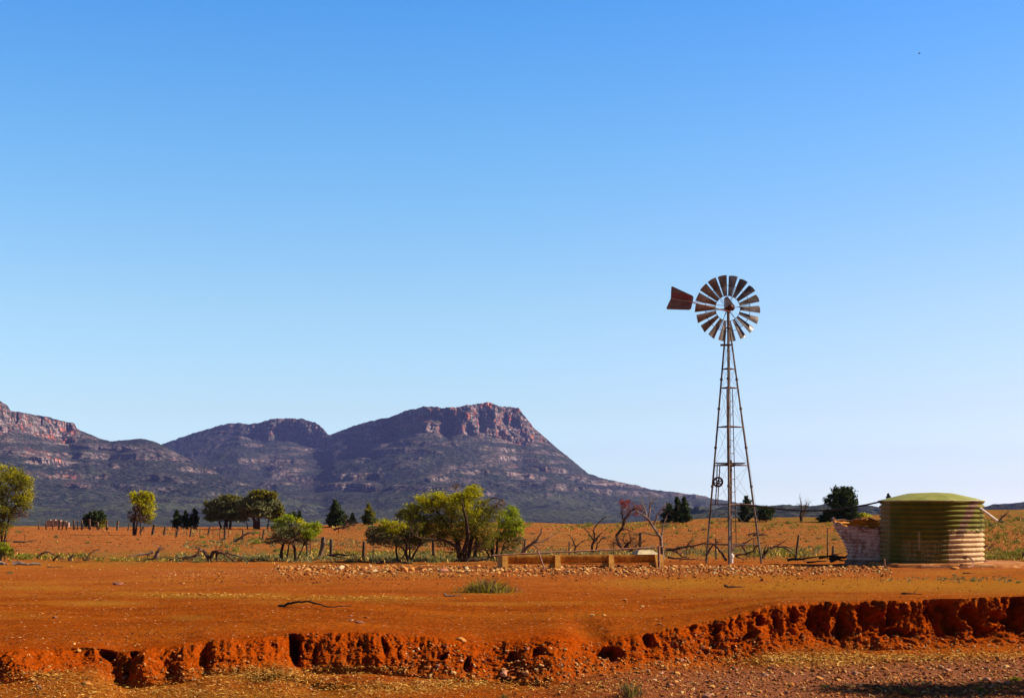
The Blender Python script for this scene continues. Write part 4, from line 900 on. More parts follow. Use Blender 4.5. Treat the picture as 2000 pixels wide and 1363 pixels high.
far('gum_tree', 'wide grey green tree with a low round crown on the field edge', 'tree', 440, 1032,
    [(418,992,16,12,'G',600),(435,982,18,11,'G',700),(452,978,16,9,'G',600),(465,990,14,12,'G',500),(440,996,22,12,'G',800),(425,1006,18,8,'G',500),(455,1006,18,9,'G',500),(412,1012,12,6,'O',300),(470,1004,12,9,'O',350),(450,972,14,5,'O',300)],
    trunks=[(.25,(440,1034),(441,1018),(436,1000)),(.15,(449,1030),(450,1010),(458,995)),(.12,(434,1034),(428,1015),(420,1000))], leaf=(.26,.13), seed=27)
far('gum_tree', 'tallest dense grey green tree of the clump on the left', 'tree', 500, 1033,
    [(485,985,16,12,'G',700),(503,976,20,12,'G',900),(522,978,18,12,'G',800),(536,990,14,12,'G',600),(500,995,24,12,'G',900),(525,1000,20,11,'G',700),(480,1000,14,10,'G',500),(512,965,22,7,'O',600),(530,970,12,8,'O',350),(545,998,10,10,'O',350),(540,1008,12,7,'O',300),(475,1008,10,7,'G',300)],
    trunks=[(.28,(500,1034),(498,1016),(494,1000)),(.2,(504,1033),(506,1012),(514,995)),(.1,(522,1028),(525,1010)),(.08,(484,1028),(480,1010))], leaf=(.26,.13), seed=28)
far('pine_tree', 'full dark green cypress standing alone right of the umbrella shaped tree', 'tree', 654, 1028, cone(655, 980, 1027, 27, n=3200, k=8, shape=.7)+[(645,1016,8,8,'D',300),(662,1018,9,7,'D',300)], seed=29)
far('round_bush', 'greyish twiggy bush at the foot of the dark cypress', 'bush', 671, 1027, [(672,1015,8,8,'B',300),(668,1020,8,6,'G',200)], seed=30)
far('pine_tree', 'tiny pale green conifer between the dark cypress and the grey conifer', 'tree', 689, 1024, cone(688, 1003, 1024, 11, 'G', 700), seed=31)
far('pine_tree', 'grey green conifer with a pointed top left of the low bushy tree', 'tree', 720, 1024, cone(720, 985, 1024, 22, 'O', 1600)+cone(720, 990, 1022, 18, 'D', 900), seed=32)
far('pine_tree', 'thin ragged dark pine behind the umbrella shaped tree', 'tree', 585, 1028, cone(585, 999, 1022, 12, 'D', 500)+[(572,1008,6,9,'D',250)], seed=33)
far('pine_tree', 'broad leaning dark pine, leftmost of three beside the dead trees', 'tree', 1308, 1020, cone(1306, 982, 1019, 24, n=1900), seed=34)
far('pine_tree', 'slim tall dark pine, middle of three beside the dead trees', 'tree', 1323, 1020, cone(1323, 972, 1019, 13, n=1700, shape=.5), seed=35)
far('pine_tree', 'pointed dark pine, rightmost of three beside the dead trees', 'tree', 1340, 1020, cone(1339, 973, 1019, 26, n=2400, lean=-3), seed=36)
far('pine_tree', 'dark green pine seen through the legs of the windmill tower', 'tree', 1457, 1018, cone(1457, 972, 1014, 30, n=2400, lean=1), seed=37)
far('round_bush', 'squat dark round pine just right of the windmill tower', 'bush', 1496, 1019, [(1490,1002,11,8,'D',500),(1503,1002,10,8,'D',450),(1496,996,12,6,'D',400),(1497,1010,13,7,'D',450)], seed=38)
far('round_tree', 'large dark green round topped tree left of the tanks', 'tree', 1645, 1018,
    [(1638,962,12,8,'D',700),(1655,962,11,8,'D',700),(1632,976,14,9,'D',700),(1652,976,15,10,'D',800),(1665,985,9,9,'D',400),(1640,990,16,8,'D',600),(1660,998,12,7,'D',400),(1628,986,9,6,'D',300),(1645,1004,20,9,'D',1000),(1660,1010,12,7,'D',500),(1632,1010,12,7,'D',500)],
    trunks=[(.22,(1645,1020),(1645,1000),(1645,980),(1647,965)),(.08,(1645,995),(1660,985)),(.08,(1645,992),(1630,980))], leaf=(.22,.11), seed=39)
far('round_bush', 'low dark bush at the left foot of the large dark tree', 'bush', 1617, 1019, [(1617,1003,10,8,'D',450),(1608,1012,9,6,'D',350),(1620,1012,11,7,'D',450)], seed=40)
far('round_bush', 'small yellow green bush on the skyline between the dark tree and the green tank', 'bush', 1687, 1013, [(1687,1007,9,4,'Y',350),(1680,1009,7,4,'O',200),(1694,1009,6,4,'Y',150)], Y=135, seed=41)
far('pine_tree', 'tiny far treetop peeping over the left shoulder of the green tank', 'tree', 1735, 1003, cone(1735, 965, 985, 10, 'D', 500)+cone(1735, 985, 1002, 12, 'D', 300), Y=138, seed=42)
far('pine_tree', 'small dark pine behind the right shoulder of the green tank', 'tree', 1915, 1002, cone(1914, 994, 1010, 10, 'D', 300), Y=130, seed=43)
# the tree whose shadow falls over the lower right corner; it stands outside the picture
_f = Vector((13.3, 26.0, gz(13.3, 26.0)))
def shade_tree():
    def q(dx, dz): return (1000+(_f.x+dx)/_f.y*F, 1000-(_f.z+dz-EYE)/_f.y*F)
    lb = []
    for dx, dz, rx, rz, n in [(-1.4,3.2,.9,.6,900),(0,3.6,1.0,.7,1100),(1.3,3.3,1.0,.7,1000),(-.6,2.7,.9,.6,900),(.8,2.6,.9,.6,900),(-1.9,2.5,.7,.5,600),(2.1,2.8,.8,.6,600),(.2,4.2,.8,.5,600),(-1,3.9,.7,.4,500)]:
        x, y = q(dx, dz); lb.append((x, y, rx/_f.y*F, rz/_f.y*F, 'O', n))
    tree('acacia_tree', 'tree outside the right edge whose shadow darkens the lower right corner', 'tree', q(0,0)[0], _f.y,
         [(.12, q(0,-.1), q(.05,1), q(-.3,2.0), q(-.8,3)), (.08, q(.1,.5), q(.6,1.8), q(1,3))], lb, seed=50, base=_f, clus=26, spread=.2, leaf=(.11, .05), depth=1.1)
shade_tree()

# ------------------------------------------------------------------ dead trees, fallen boughs and logs
def twigs(b, p, d, ln, r, dep, rng, droop=.0):
    n = 5; pts = [p.copy()]; dd = d.normalized()
    for i in range(n):
        dd = (dd+Vector(rng.normal(size=3))*.22+Vector((0, 0, -droop*.1))).normalized(); pts.append(pts[-1]+dd*ln/n)
    b.tube(pts, [r*(1-.8*i/n) for i in range(n+1)], 5 if r > .02 else 3, cap=False)
    if dep > 0:
        for i in range(1, n+1):
            for _ in range(1 if dep > 1 else 2):
                if rng.random() < .8:
                    e = (dd+Vector(rng.normal(size=3))*.75).normalized(); twigs(b, pts[i], e, ln*rng.uniform(.35, .6), r*.45*(1-.1*i), dep-1, rng, droop)
def dead(name, label, cat, px, Y, limbs, seed=1, mat=None, k=1.25, dep=2, group=None, crown=None, tw=.28, th=.035, dy=.25, ground=True):
    rng = np.random.default_rng(seed); base = G(px, Y); b = MB()
    root = empty(name, base, label, cat, group)
    for r, pl in limbs:
        pts = [P(x, y, Y) for x, y in pl]
        a = rng.normal()*dy
        for i, q in enumerate(pts):
            q.y += a*i*.4
            if ground: q.z = max(q.z, gz(q.x, q.y)+r*.3)
        fine = [pts[0]]
        for i in range(len(pts)-1): fine += wig(pts[i], pts[i+1], 3, .012+r*.12, rng)[1:]
        m = len(fine); rr = [r*(1-.75*i/(m-1)) for i in range(m)]; b.tube(fine, rr, 7)
        if dep:
            for i in range(m//3, m):
                if rng.random() < .75*k:
                    d = (fine[min(i+1, m-1)]-fine[i-1]).normalized(); e = (d*.8+Vector(rng.normal(size=3))*.8).normalized()
                    twigs(b, fine[i], e, tw*rng.uniform(.7, 1.8), max(rr[i]*.4, .008), dep-1, rng)
    b.build('trunk', mat or DEADWOOD, root, base)
    if crown:
        V = []; Fs = []; Ms = []; nv = 0; mats = []
        for lx, ly, rx, ry, mk, n in crown:
            c = np.array(P(lx, ly, Y)); s = np.array([rx/F*Y, rx/F*Y*.8, ry/F*Y])
            if LM[mk] not in mats: mats.append(LM[mk])
            cl = rng.normal(size=(14, 3))*.5; cen = c+(cl[rng.integers(0, 14, n)]+rng.normal(size=(n, 3))*.22)*s
            v, f = cards(cen, .11, .012 if mk == 'B' else .022, rng); V.append(v-np.array(base)); Fs.append(f+nv); nv += len(v); Ms += [mats.index(LM[mk])]*len(f)
        link('crown', mesh_np('crown', np.concatenate(V), np.concatenate(Fs), mats, Ms), root)
    return root
dead('dead_tree', 'tall bare dead tree with curved grey branches between the red tree and the pines', 'tree', 1292, 70.5,
     [(.10,[(1295,1092),(1292,1070),(1290,1052),(1283,1040),(1270,1022),(1260,1008),(1250,1003),(1240,998)]), (.05,[(1265,1016),(1269,995),(1270,980),(1268,966)]), (.05,[(1277,1028),(1283,1005),(1295,990),(1297,988)]),
      (.055,[(1292,1052),(1294,1032),(1300,1015),(1304,1006)]), (.05,[(1266,1014),(1262,1000),(1256,985),(1253,972)]), (.04,[(1288,1045),(1268,1042),(1252,1040),(1240,1043)]), (.03,[(1272,985),(1277,975),(1282,970)])], seed=61, mat=PALEWOOD, dep=3, tw=.22)
dead('dead_tree', 'crooked dark dead tree with dry rust red leaves at its top', 'tree', 1213, 71.0,
     [(.09,[(1214,1068),(1206,1056),(1204,1044),(1212,1034),(1218,1022),(1220,1010),(1228,1000),(1240,992),(1256,1000)]), (.05,[(1218,1020),(1216,1005),(1215,990)]), (.05,[(1212,1036),(1222,1032),(1230,1036)])], seed=62, dep=3, tw=.3,
     crown=[(1218,985,10,8,'R',260),(1224,980,10,6,'R',220),(1226,994,9,8,'R',200),(1246,992,11,7,'R',260),(1242,1003,9,5,'R',120),(1214,996,6,8,'B',120)])
dead('dead_bush', 'dense tangle of dark dead twigs under the rust red tree', 'bush', 1225, 70.2,
     [(.05,[(1216,1074),(1225,1062),(1240,1050)]), (.05,[(1220,1074),(1232,1056),(1228,1040)]), (.045,[(1230,1076),(1245,1062),(1262,1055)]), (.04,[(1215,1072),(1202,1060),(1192,1055)]), (.04,[(1235,1076),(1216,1055),(1222,1040)])], seed=63, dep=3, k=1.2, tw=.36,
     crown=[(1228,1058,22,13,'B',700),(1245,1064,18,10,'B',350),(1205,1062,16,10,'B',350),(1236,1044,16,8,'B',260)])
dead('dead_tree', 'small forked dead tree between the trough and the far field, darker than its neighbours', 'tree', 1157, 70.8,
     [(.07,[(1156,1078),(1156,1066),(1160,1056),(1161,1042),(1160,1032),(1168,1020),(1184,1008)]), (.045,[(1159,1054),(1150,1040),(1141,1032)]), (.05,[(1161,1060),(1168,1048),(1176,1040)]), (.045,[(1163,1075),(1166,1062),(1175,1050),(1182,1052)])], seed=64, dep=3, tw=.24)
dead('dead_tree', 'leaning dead branch with bare pale forks behind the left half of the trough', 'tree', 1018, 69.8,
     [(.09,[(1020,1080),(1030,1068),(1040,1060),(1050,1052),(1057,1040),(1058,1030)]), (.05,[(1038,1062),(1055,1058),(1072,1050),(1088,1040)]), (.04,[(1042,1064),(1052,1072),(1062,1080)])], seed=65, mat=PALEWOOD, dep=3, tw=.22)
dead('dead_bush', 'small gnarled dead bush beside a thin post behind the middle of the trough', 'bush', 1124, 70.5, [(.05,[(1122,1080),(1124,1066),(1118,1052),(1110,1044)]), (.04,[(1124,1068),(1136,1058),(1150,1055)])], seed=66, dep=3, tw=.2)
dead('fallen_bough', 'long tangled dark bough lying behind the left leg of the windmill', 'fallen branch', 1345, 69.2,
     [(.085,[(1300,1072),(1315,1073),(1335,1068),(1352,1066),(1372,1061),(1400,1061)]), (.06,[(1378,1084),(1386,1072),(1394,1062),(1402,1058)]), (.05,[(1312,1074),(1325,1080),(1338,1078),(1352,1066)]), (.045,[(1340,1068),(1348,1058),(1352,1050)]),
      (.05,[(1304,1088),(1325,1090),(1350,1092),(1378,1093)]), (.04,[(1320,1074),(1330,1086),(1345,1090)])], seed=67, dep=3, tw=.3)
dead('fallen_bough', 'branching dark bough lying beneath the windmill tower beside the pump', 'fallen branch', 1440, 68.6,
     [(.08,[(1418,1093),(1410,1078),(1400,1066),(1392,1062)]), (.07,[(1428,1074),(1436,1066),(1448,1064),(1455,1070),(1460,1082),(1470,1092)]), (.05,[(1447,1064),(1460,1058),(1472,1050)]), (.05,[(1436,1084),(1455,1082),(1470,1076),(1480,1062),(1494,1057)]), (.04,[(1436,1085),(1446,1090),(1458,1092)])], seed=68, dep=3, tw=.26)
dead('fallen_bough', 'arched dark bough propped against a leaning post left of the tanks', 'fallen branch', 1500, 69.0,
     [(.075,[(1491,1090),(1498,1076),(1503,1069)]), (.055,[(1489,1090),(1493,1075),(1498,1064)]), (.065,[(1504,1069),(1520,1067),(1538,1068),(1552,1074)]), (.045,[(1530,1068),(1545,1078),(1553,1086)]), (.03,[(1516,1067),(1528,1058),(1536,1052)])], seed=69, dep=2, tw=.16, k=.7)
dead('fallen_log', 'pile of blackened logs on the ground at the left foot of the rusty tank', 'log', 1620, 65.6,
     [(.07,[(1538,1094),(1552,1091),(1570,1091),(1592,1087),(1625,1084)]), (.12,[(1622,1091),(1636,1087),(1650,1089),(1658,1086)]), (.05,[(1576,1098),(1600,1096),(1618,1096)]), (.08,[(1622,1096),(1634,1091),(1644,1094),(1658,1093)]), (.05,[(1600,1090),(1630,1084),(1645,1080)])], seed=70, mat=BARK, dep=1, k=.5, tw=.2)
dead('dead_tree', 'small bare dead tree on the skyline between the windmill and the large dark tree', 'tree', 1566, 130,
     [(.16,[(1565,1022),(1564,1005),(1566,990),(1564,978)]), (.10,[(1565,1012),(1572,1000),(1576,990),(1582,984)]), (.09,[(1566,1000),(1574,992),(1577,980)])], seed=71, dep=2, tw=.6, mat=DEADWOOD)
dead('fallen_bough', 'gnarled dark root crown arching over the ground on the left', 'fallen branch', 405, 69.0,
     [(.11,[(411,1098),(406,1086),(400,1075),(393,1073),(388,1082),(370,1090),(360,1096)]), (.10,[(408,1092),(416,1078),(424,1077),(436,1080),(450,1088),(464,1096)]), (.07,[(424,1078),(424,1090),(426,1097)]), (.06,[(398,1076),(404,1088),(410,1096)]),
      (.06,[(440,1080),(455,1083),(470,1088),(478,1094)]), (.06,[(388,1084),(365,1088),(340,1092),(322,1096)]), (.04,[(350,1095),(330,1090),(315,1086)])], seed=72, dep=3, tw=.3)
dead('fallen_bough', 'broken branch pile around a pale sawn stump on the left', 'fallen branch', 306, 68.8,
     [(.13,[(304,1089),(308,1078),(313,1067)]), (.06,[(300,1078),(285,1082),(270,1084),(250,1085)]), (.05,[(304,1088),(290,1092),(278,1096)]), (.05,[(296,1076),(288,1086),(290,1090)])], seed=73, mat=PALEWOOD, dep=3, tw=.28)
dead('fallen_bough', 'thin arching dark branch near a short stump at the far left', 'fallen branch', 115, 69.0,
     [(.06,[(72,1090),(82,1080),(95,1078),(105,1084),(115,1092)]), (.05,[(104,1094),(114,1085),(122,1090),(132,1092)]), (.11,[(136,1093),(140,1087),(144,1083)])], seed=74, dep=1, tw=.3)
dead('fallen_log', 'weathered pale split log lying at the left edge of the bare ground', 'log', 45, 64.6,
     [(.15,[(-6,1108),(6,1104),(18,1104)]), (.15,[(24,1108),(40,1109),(60,1111),(76,1113)]), (.07,[(40,1117),(60,1119),(84,1119)])], seed=75, mat=PALEWOOD, dep=0)
dead('fallen_bough', 'dark broken boughs lying under the low bushy tree left of the trough', 'fallen branch', 770, 66.4,
     [(.10,[(733,1099),(745,1097),(760,1097),(780,1100)]), (.08,[(785,1100),(792,1098),(805,1101)])], seed=76, mat=BARK, dep=1, k=.4, tw=.3)
dead('fallen_bough', 'dark fallen limb between the broad tree and the left end of the trough', 'fallen branch', 940, 67.6, [(.075,[(915,1094),(935,1093),(950,1092),(962,1086),(968,1084)]), (.05,[(886,1096),(900,1093),(912,1092)])], seed=77, mat=BARK, dep=1, k=.5, tw=.3)
dead('fallen_bough', 'dark dry branches on the ground right of the umbrella shaped tree', 'fallen branch', 660, 69.0, [(.06,[(645,1084),(660,1082),(678,1084),(692,1082)]), (.05,[(640,1084),(655,1086),(670,1087)])], seed=78, dep=2, tw=.25)
dead('fallen_bough', 'grey forked branch leaning on the fence left of the umbrella shaped tree', 'fallen branch', 472, 84, [(.09,[(456,1056),(470,1050),(482,1042),(490,1040)]), (.05,[(482,1042),(486,1037)])], seed=79, dep=1, tw=.2, mat=DEADWOOD)
dead('fallen_bough', 'long dark fallen limb on the red field at the far left', 'fallen branch', 45, 76, [(.06,[(25,1057),(45,1058),(62,1055)]), (.05,[(6,1055),(22,1056)]), (.04,[(0,1050),(6,1042),(8,1036)])], seed=80, dep=2, tw=.4)
dead('dead_branch', 'bare forked branch on the slope to the right of the green tank', 'fallen branch', 1953, 92, [(.08,[(1951,1018),(1958,1010),(1968,1002),(1972,998)]), (.04,[(1958,1010),(1956,1004)])], seed=81, dep=2, tw=.3)
dead('dead_branch', 'twiggy dark brush on the field just right of the green tank', 'fallen branch', 1935, 76, [(.05,[(1918,1072),(1928,1066),(1940,1068)]), (.04,[(1930,1074),(1940,1066),(1946,1060)])], seed=82, dep=3, tw=.35)
dead('dead_bush', 'brown dry brush beside the thin arching branch at the far left', 'bush', 168, 68.5, [(.03,[(166,1094),(172,1088),(180,1080),(190,1074),(200,1070)]), (.03,[(164,1094),(160,1084)]), (.03,[(168,1094),(176,1086)])], seed=83, dep=3, tw=.3, crown=[(168,1088,10,7,'B',260)])
dead('dead_bush', 'dry grey brush on the field between the left pines and the trough, near the cypress', 'bush', 672, 118, [(.10,[(652,1034),(668,1030),(676,1024)]), (.10,[(668,1032),(682,1026),(694,1022)])], seed=84, dep=3, tw=.8, crown=[(675,1029,12,5,'B',200)])
dead('dead_bush', 'sprawling brown brush heap on the field between the windmill tower and the dead trees', 'bush', 1478, 84, [(.06,[(1462,1044),(1478,1041),(1496,1042)]), (.06,[(1470,1046),(1485,1044),(1498,1046)])], seed=85, dep=2, tw=.4, crown=[(1480,1042,16,3,'B',260)])
dead('dead_branch', 'long twisted dark stick lying across the bare red ground', 'stick', 625, 35.6,
     [(.038,[(545,1187),(560,1180),(575,1175),(595,1173),(620,1174),(640,1178),(662,1180),(695,1177)]), (.018,[(606,1175),(607,1170)]), (.014,[(556,1183),(548,1184)])], seed=86, dep=1, k=.25, tw=.15, mat=BARK)
dead('dead_branch', 'short dark forked stick on the straw coloured ground right of centre', 'stick', 1430, 44, [(.045,[(1414,1143),(1424,1149),(1440,1153),(1452,1148)])], seed=87, dep=1, k=.3, tw=.12, mat=BARK)
dead('dead_branch', 'short flat stick near the edge of the high right bank', 'stick', 1780, 35.5, [(.03,[(1760,1167),(1775,1168.5),(1796,1167)]), (.02,[(1768,1166),(1790,1164.5)])], seed=88, dep=1, k=.3, tw=.14, mat=BARK)
dead('dead_branch', 'small dark stick lying in front of the green tank', 'stick', 1895, 56, [(.04,[(1880,1124),(1890,1127),(1903,1125)])], seed=89, dep=0, mat=BARK)
dead('dead_branch', 'small dark forked stick near the split log on the left', 'stick', 105, 62.5, [(.035,[(91,1113),(100,1112),(112,1111),(116,1106)]), (.03,[(110,1112),(122,1113)])], seed=90, dep=0, mat=BARK)
dead('dead_branch', 'pale curved bark strip with a dark upturned end on the red ground', 'stick', 883, 41, [(.04,[(867,1159),(872,1163),(885,1165),(901,1163)])], seed=91, dep=0, mat=PALEWOOD)

# ------------------------------------------------------------------ the old fence
def fence():
    posts = [(76,1019,76,1028,.05),(90,1019,90,1028,.06),(103,1018,103,1028,.05),(117,1017,114,1028,.08),(125,1017,120,1028,.06),(129.5,1018,129.5,1029,.06),(144.5,1015,144.5,1028,.10),(151.5,1017,151.5,1028,.05),(159.5,1015,159.5,1029,.09),
             (175,1013,175,1029,.09),(191,1019,191,1031,.10),(209,1016,209,1032,.09),(231,1016,229,1034,.11),(253,1020,249,1036,.07),(281,1027,272,1040,.09),(302,1024,298,1044,.13),(323,1028,320,1046,.10),(349,1027,344,1048,.08),
             (374.5,1027,371,1048,.07),(410,1028,406,1045,.08),(440,1029,439,1054,.09),(474.5,1034,474,1055,.07),(516,1033,512,1056,.07),(600,1042,600,1071,.055),(632,1048,627,1077,.12),(647,1052,646,1080,.09),(711,1057,711,1085,.08),
             (846,1054,847,1086,.08),(931,1052,927,1087,.09),(962,1052,962,1080,.09),(1026,1052,1024,1077,.06),(1112,1057,1112,1083,.045),(1251,1040,1249,1086,.085),(1398,1051,1399,1087,.045),(1560,1044,1554,1089,.06)]
    thin = [(281,1028,281,1041),(343,1032,343,1048),(416,1034,416,1051),(507,1037,507,1055),(606,1051,606,1074),(729,1058,729,1086),(892,1059,892,1088),(1021,1053,1021,1080),(1198,1057,1198,1085),(1472,1053,1473,1088),(429,1030,429,1052),(446,1034,446,1052),(365,1034,365,1046),(390,1034,390,1048)]
    o = G(600, 80); root = empty('wire_fence', o, 'long old post and wire fence running across the paddock behind the trees', 'fence')
    rng = np.random.default_rng(5); tops = []
    for x0, y0, x1, y1, r in posts:
        Y = min(Yof(x1, y1), 132) if y1 < 1060 else 72.5-(y1-1085)*.25
        bt = P(x1, y1, Y); bt.z = min(bt.z, gz(bt.x, bt.y))-.1; tp = P(x0, y0, Y)
        b = MB(); m = (bt+tp)/2+Vector((rng.normal()*.015, 0, 0)); b.tube([bt, m, tp-Vector((0,0,.02)), tp], [r*1.1, r, r*.95, r*.7], 7)
        b.build('post', WOOD, root, o); tops.append((x0, tp, P(x1, y1, Y)))
    for x0, y0, x1, y1 in thin:
        Y = min(Yof(x1, y1), 132) if y1 < 1060 else 72.5-(y1-1085)*.25
        bt = P(x1, y1, Y); b = MB(); b.tube([bt-Vector((0,0,.1)), P(x0, y0, Y)], .022, 5); b.build('steel_post', DARKST, root, o)
    for f in (.95, .62, .3):
        b = MB(); pts = []
        for i, (x, tp, bt) in enumerate(tops):
            p = bt.lerp(tp, f)
            if pts: q = pts[-1]; pts.append((p+q)/2-Vector((0, 0, .03)))
            pts.append(p)
        b.tube(pts, .006, 3, cap=False); b.build('wire', DARKST, root, o)
fence()
for lab, x0, y0, x1, y1, r in [('low broken stump beside the rusty tank', 1627,1066,1627,1083,.08), ('leaning wooden stump with a flared root left of the cypress field', 634,1060,622,1077,.10), ('thin grey stick post left of the tanks on the field', 1616,1030,1616,1046,.03), ('short post at the right edge of the field', 1999,1078,1999,1096,.07)]:
    Y = 73; b = MB(); bt = P(x1, y1, Y); bt.z = min(bt.z, gz(bt.x, bt.y)); b.tube([bt-Vector((0,0,.1)), (bt+P(x0, y0, Y))/2, P(x0, y0, Y)], [r*1.3, r, r*.8], 7)
    tag(b.build('wooden_stump', WOOD, None, bt), lab, 'stump')
# low pink ruined wall far behind the fence
b = MB(); rng = np.random.default_rng(9)
pts = []; Yw = 150
for k in range(9):
    x = 92+k*5; h = [6,8,7,9,7,8,5,6,3][k]; c = P(x, 1027-h/2, Yw); b.box(c, (.27+.03*(k % 3), .5, h/F*Yw+.4), m=0, taper=(.9, .9))
tag(b.build('ruined_wall', simple('pink_rubble', [(.35, (.20, .09, .06)), (.6, (.45, .28, .22))], 3, .9, .1), None, P(110, 1028, Yw)), 'low crumbling pinkish wall far off behind the fence on the left', 'wall')
# a small dark bird high up
b = MB(); c = P(1795, 105, 180); b.tube([c-Vector((.14,0,0)), c, c+Vector((.12,0,.01)), c+Vector((.2,0,0))], [.02,.05,.04,.01], 6)
b.add([c+Vector((-.05,0,.02)), c+Vector((.06,0,.02)), c+Vector((.02,-.3,.10)), c+Vector((-.02,-.3,.10))], [(0,1,2,3)]); b.add([c+Vector((-.05,0,.02)), c+Vector((.06,0,.02)), c+Vector((.02,.3,.10)), c+Vector((-.02,.3,.10))], [(0,1,2,3)])
tag(b.build('bird', BARK, None, c), 'tiny dark bird high in the blue sky at the upper right', 'bird')

# ------------------------------------------------------------------ scattered small things
def gzv(X, Y):
    px = pxof(X, Y); fy = foot_y(px); ly = ip(cpx(px), LIPY)
    up = upper_z(px, np.maximum(Y, ly))-gully(px, Y); fl = floor_z(px, np.minimum(Y, fy), X)
    t = np.clip((Y-fy)/(ly-fy), 0, 1); mid = foot_z(px)*(1-t)+lip_z(px)*t
    return np.where(Y >= ly, up, np.where(Y <= fy, fl, mid))+small_z(X, Y)
_g = bpy.data.objects['ground']; bpy.context.view_layer.update()
def place(px, py):                                   # where the line of sight through a photo pixel meets the ground sheet
    out = []
    for a, b_ in zip(px, py):
        ok, loc, nrm, idx = _g.ray_cast(Vector((0, 0, EYE)), Vector(((a-1000)/F, 1, -(b_-1000)/F)).normalized())
        if not ok or loc.y > 158: loc = P(a, b_, 150.0); loc.z = gz(loc.x, loc.y)
        out.append(tuple(loc))
    q = np.array(out); return q[:, 0], q[:, 1], q[:, 2]
def rockmesh(seed, sub=1):
    import bmesh
    rng = np.random.default_rng(seed); bm = bmesh.new(); bmesh.ops.create_icosphere(bm, subdivisions=sub+1, radius=.5)
    n1 = rng.normal(size=(5, 3)); n1 /= np.linalg.norm(n1, axis=1)[:, None]; cut = rng.uniform(.26, .40, 5)
    for v in bm.verts:
        p = np.array(v.co)
        for a, c in zip(n1, cut):
            d = p@a
            if d > c: p = p-a*(d-c)*.92
        p = p*(1+.06*rng.normal()); v.co = p*np.array([1, .8, .62])
    me = bpy.data.meshes.new('stone'); bm.to_mesh(me); bm.free(); return me
def stonemat(name, stops, dust=.5):
    t = NT(name); r = t.rnd() if name != 'gravel_chips' else t.attr('tone')
    n = t.noise(6, 5, .7); c = t.ramp(r, stops); c = t.mix(t.m('MULTIPLY', t.ramp(n, [(.45, 0), (.65, 1)]), dust), c, (.50, .13, .02))
    t.bump(t.noise(18, 4, .7), .5, .02); return t.done(c, .9, .08)
ST = [(0, (.10, .03, .012)), (.2, (.28, .085, .02)), (.45, (.42, .17, .04)), (.7, (.50, .26, .075)), (.9, (.52, .34, .13)), (1, (.62, .48, .28))]
ROCKM = stonemat('orange_and_cream_stone', ST); GRAVM = stonemat('gravel_chips', ST, .35)
SHM = stonemat('purple_brown_stone', [(0, (.13, .05, .035)), (.4, (.27, .12, .075)), (.75, (.42, .20, .12)), (1, (.55, .33, .2))], .4)
protos = [rockmesh(s) for s in range(8)]
for me in protos: me.materials.append(ROCKM)
protos2 = [m.copy() for m in protos]
for me in protos2: me.materials.clear(); me.materials.append(SHM)
rng = np.random.default_rng(77)
def stone(px, py, wpx, hk=1.0, label=None, group=None, kind=0, name='stone'):
    X, Y, z = [float(a[0]) for a in place([px], [py])]; s = wpx/F*Y*1.15
    o = bpy.data.objects.new(name, (protos2 if kind else protos)[int(rng.integers(0, 8))]); C.objects.link(o)
    o.scale = (s, s*rng.uniform(.8, 1.1), s*hk*rng.uniform(.85, 1.15)); o.rotation_euler = (rng.uniform(-.3, .3), rng.uniform(-.3, .3), rng.uniform(0, 6.28)); o.location = (X, Y, z+s*.16*hk)
    tag(o, label, 'stone', group); return o
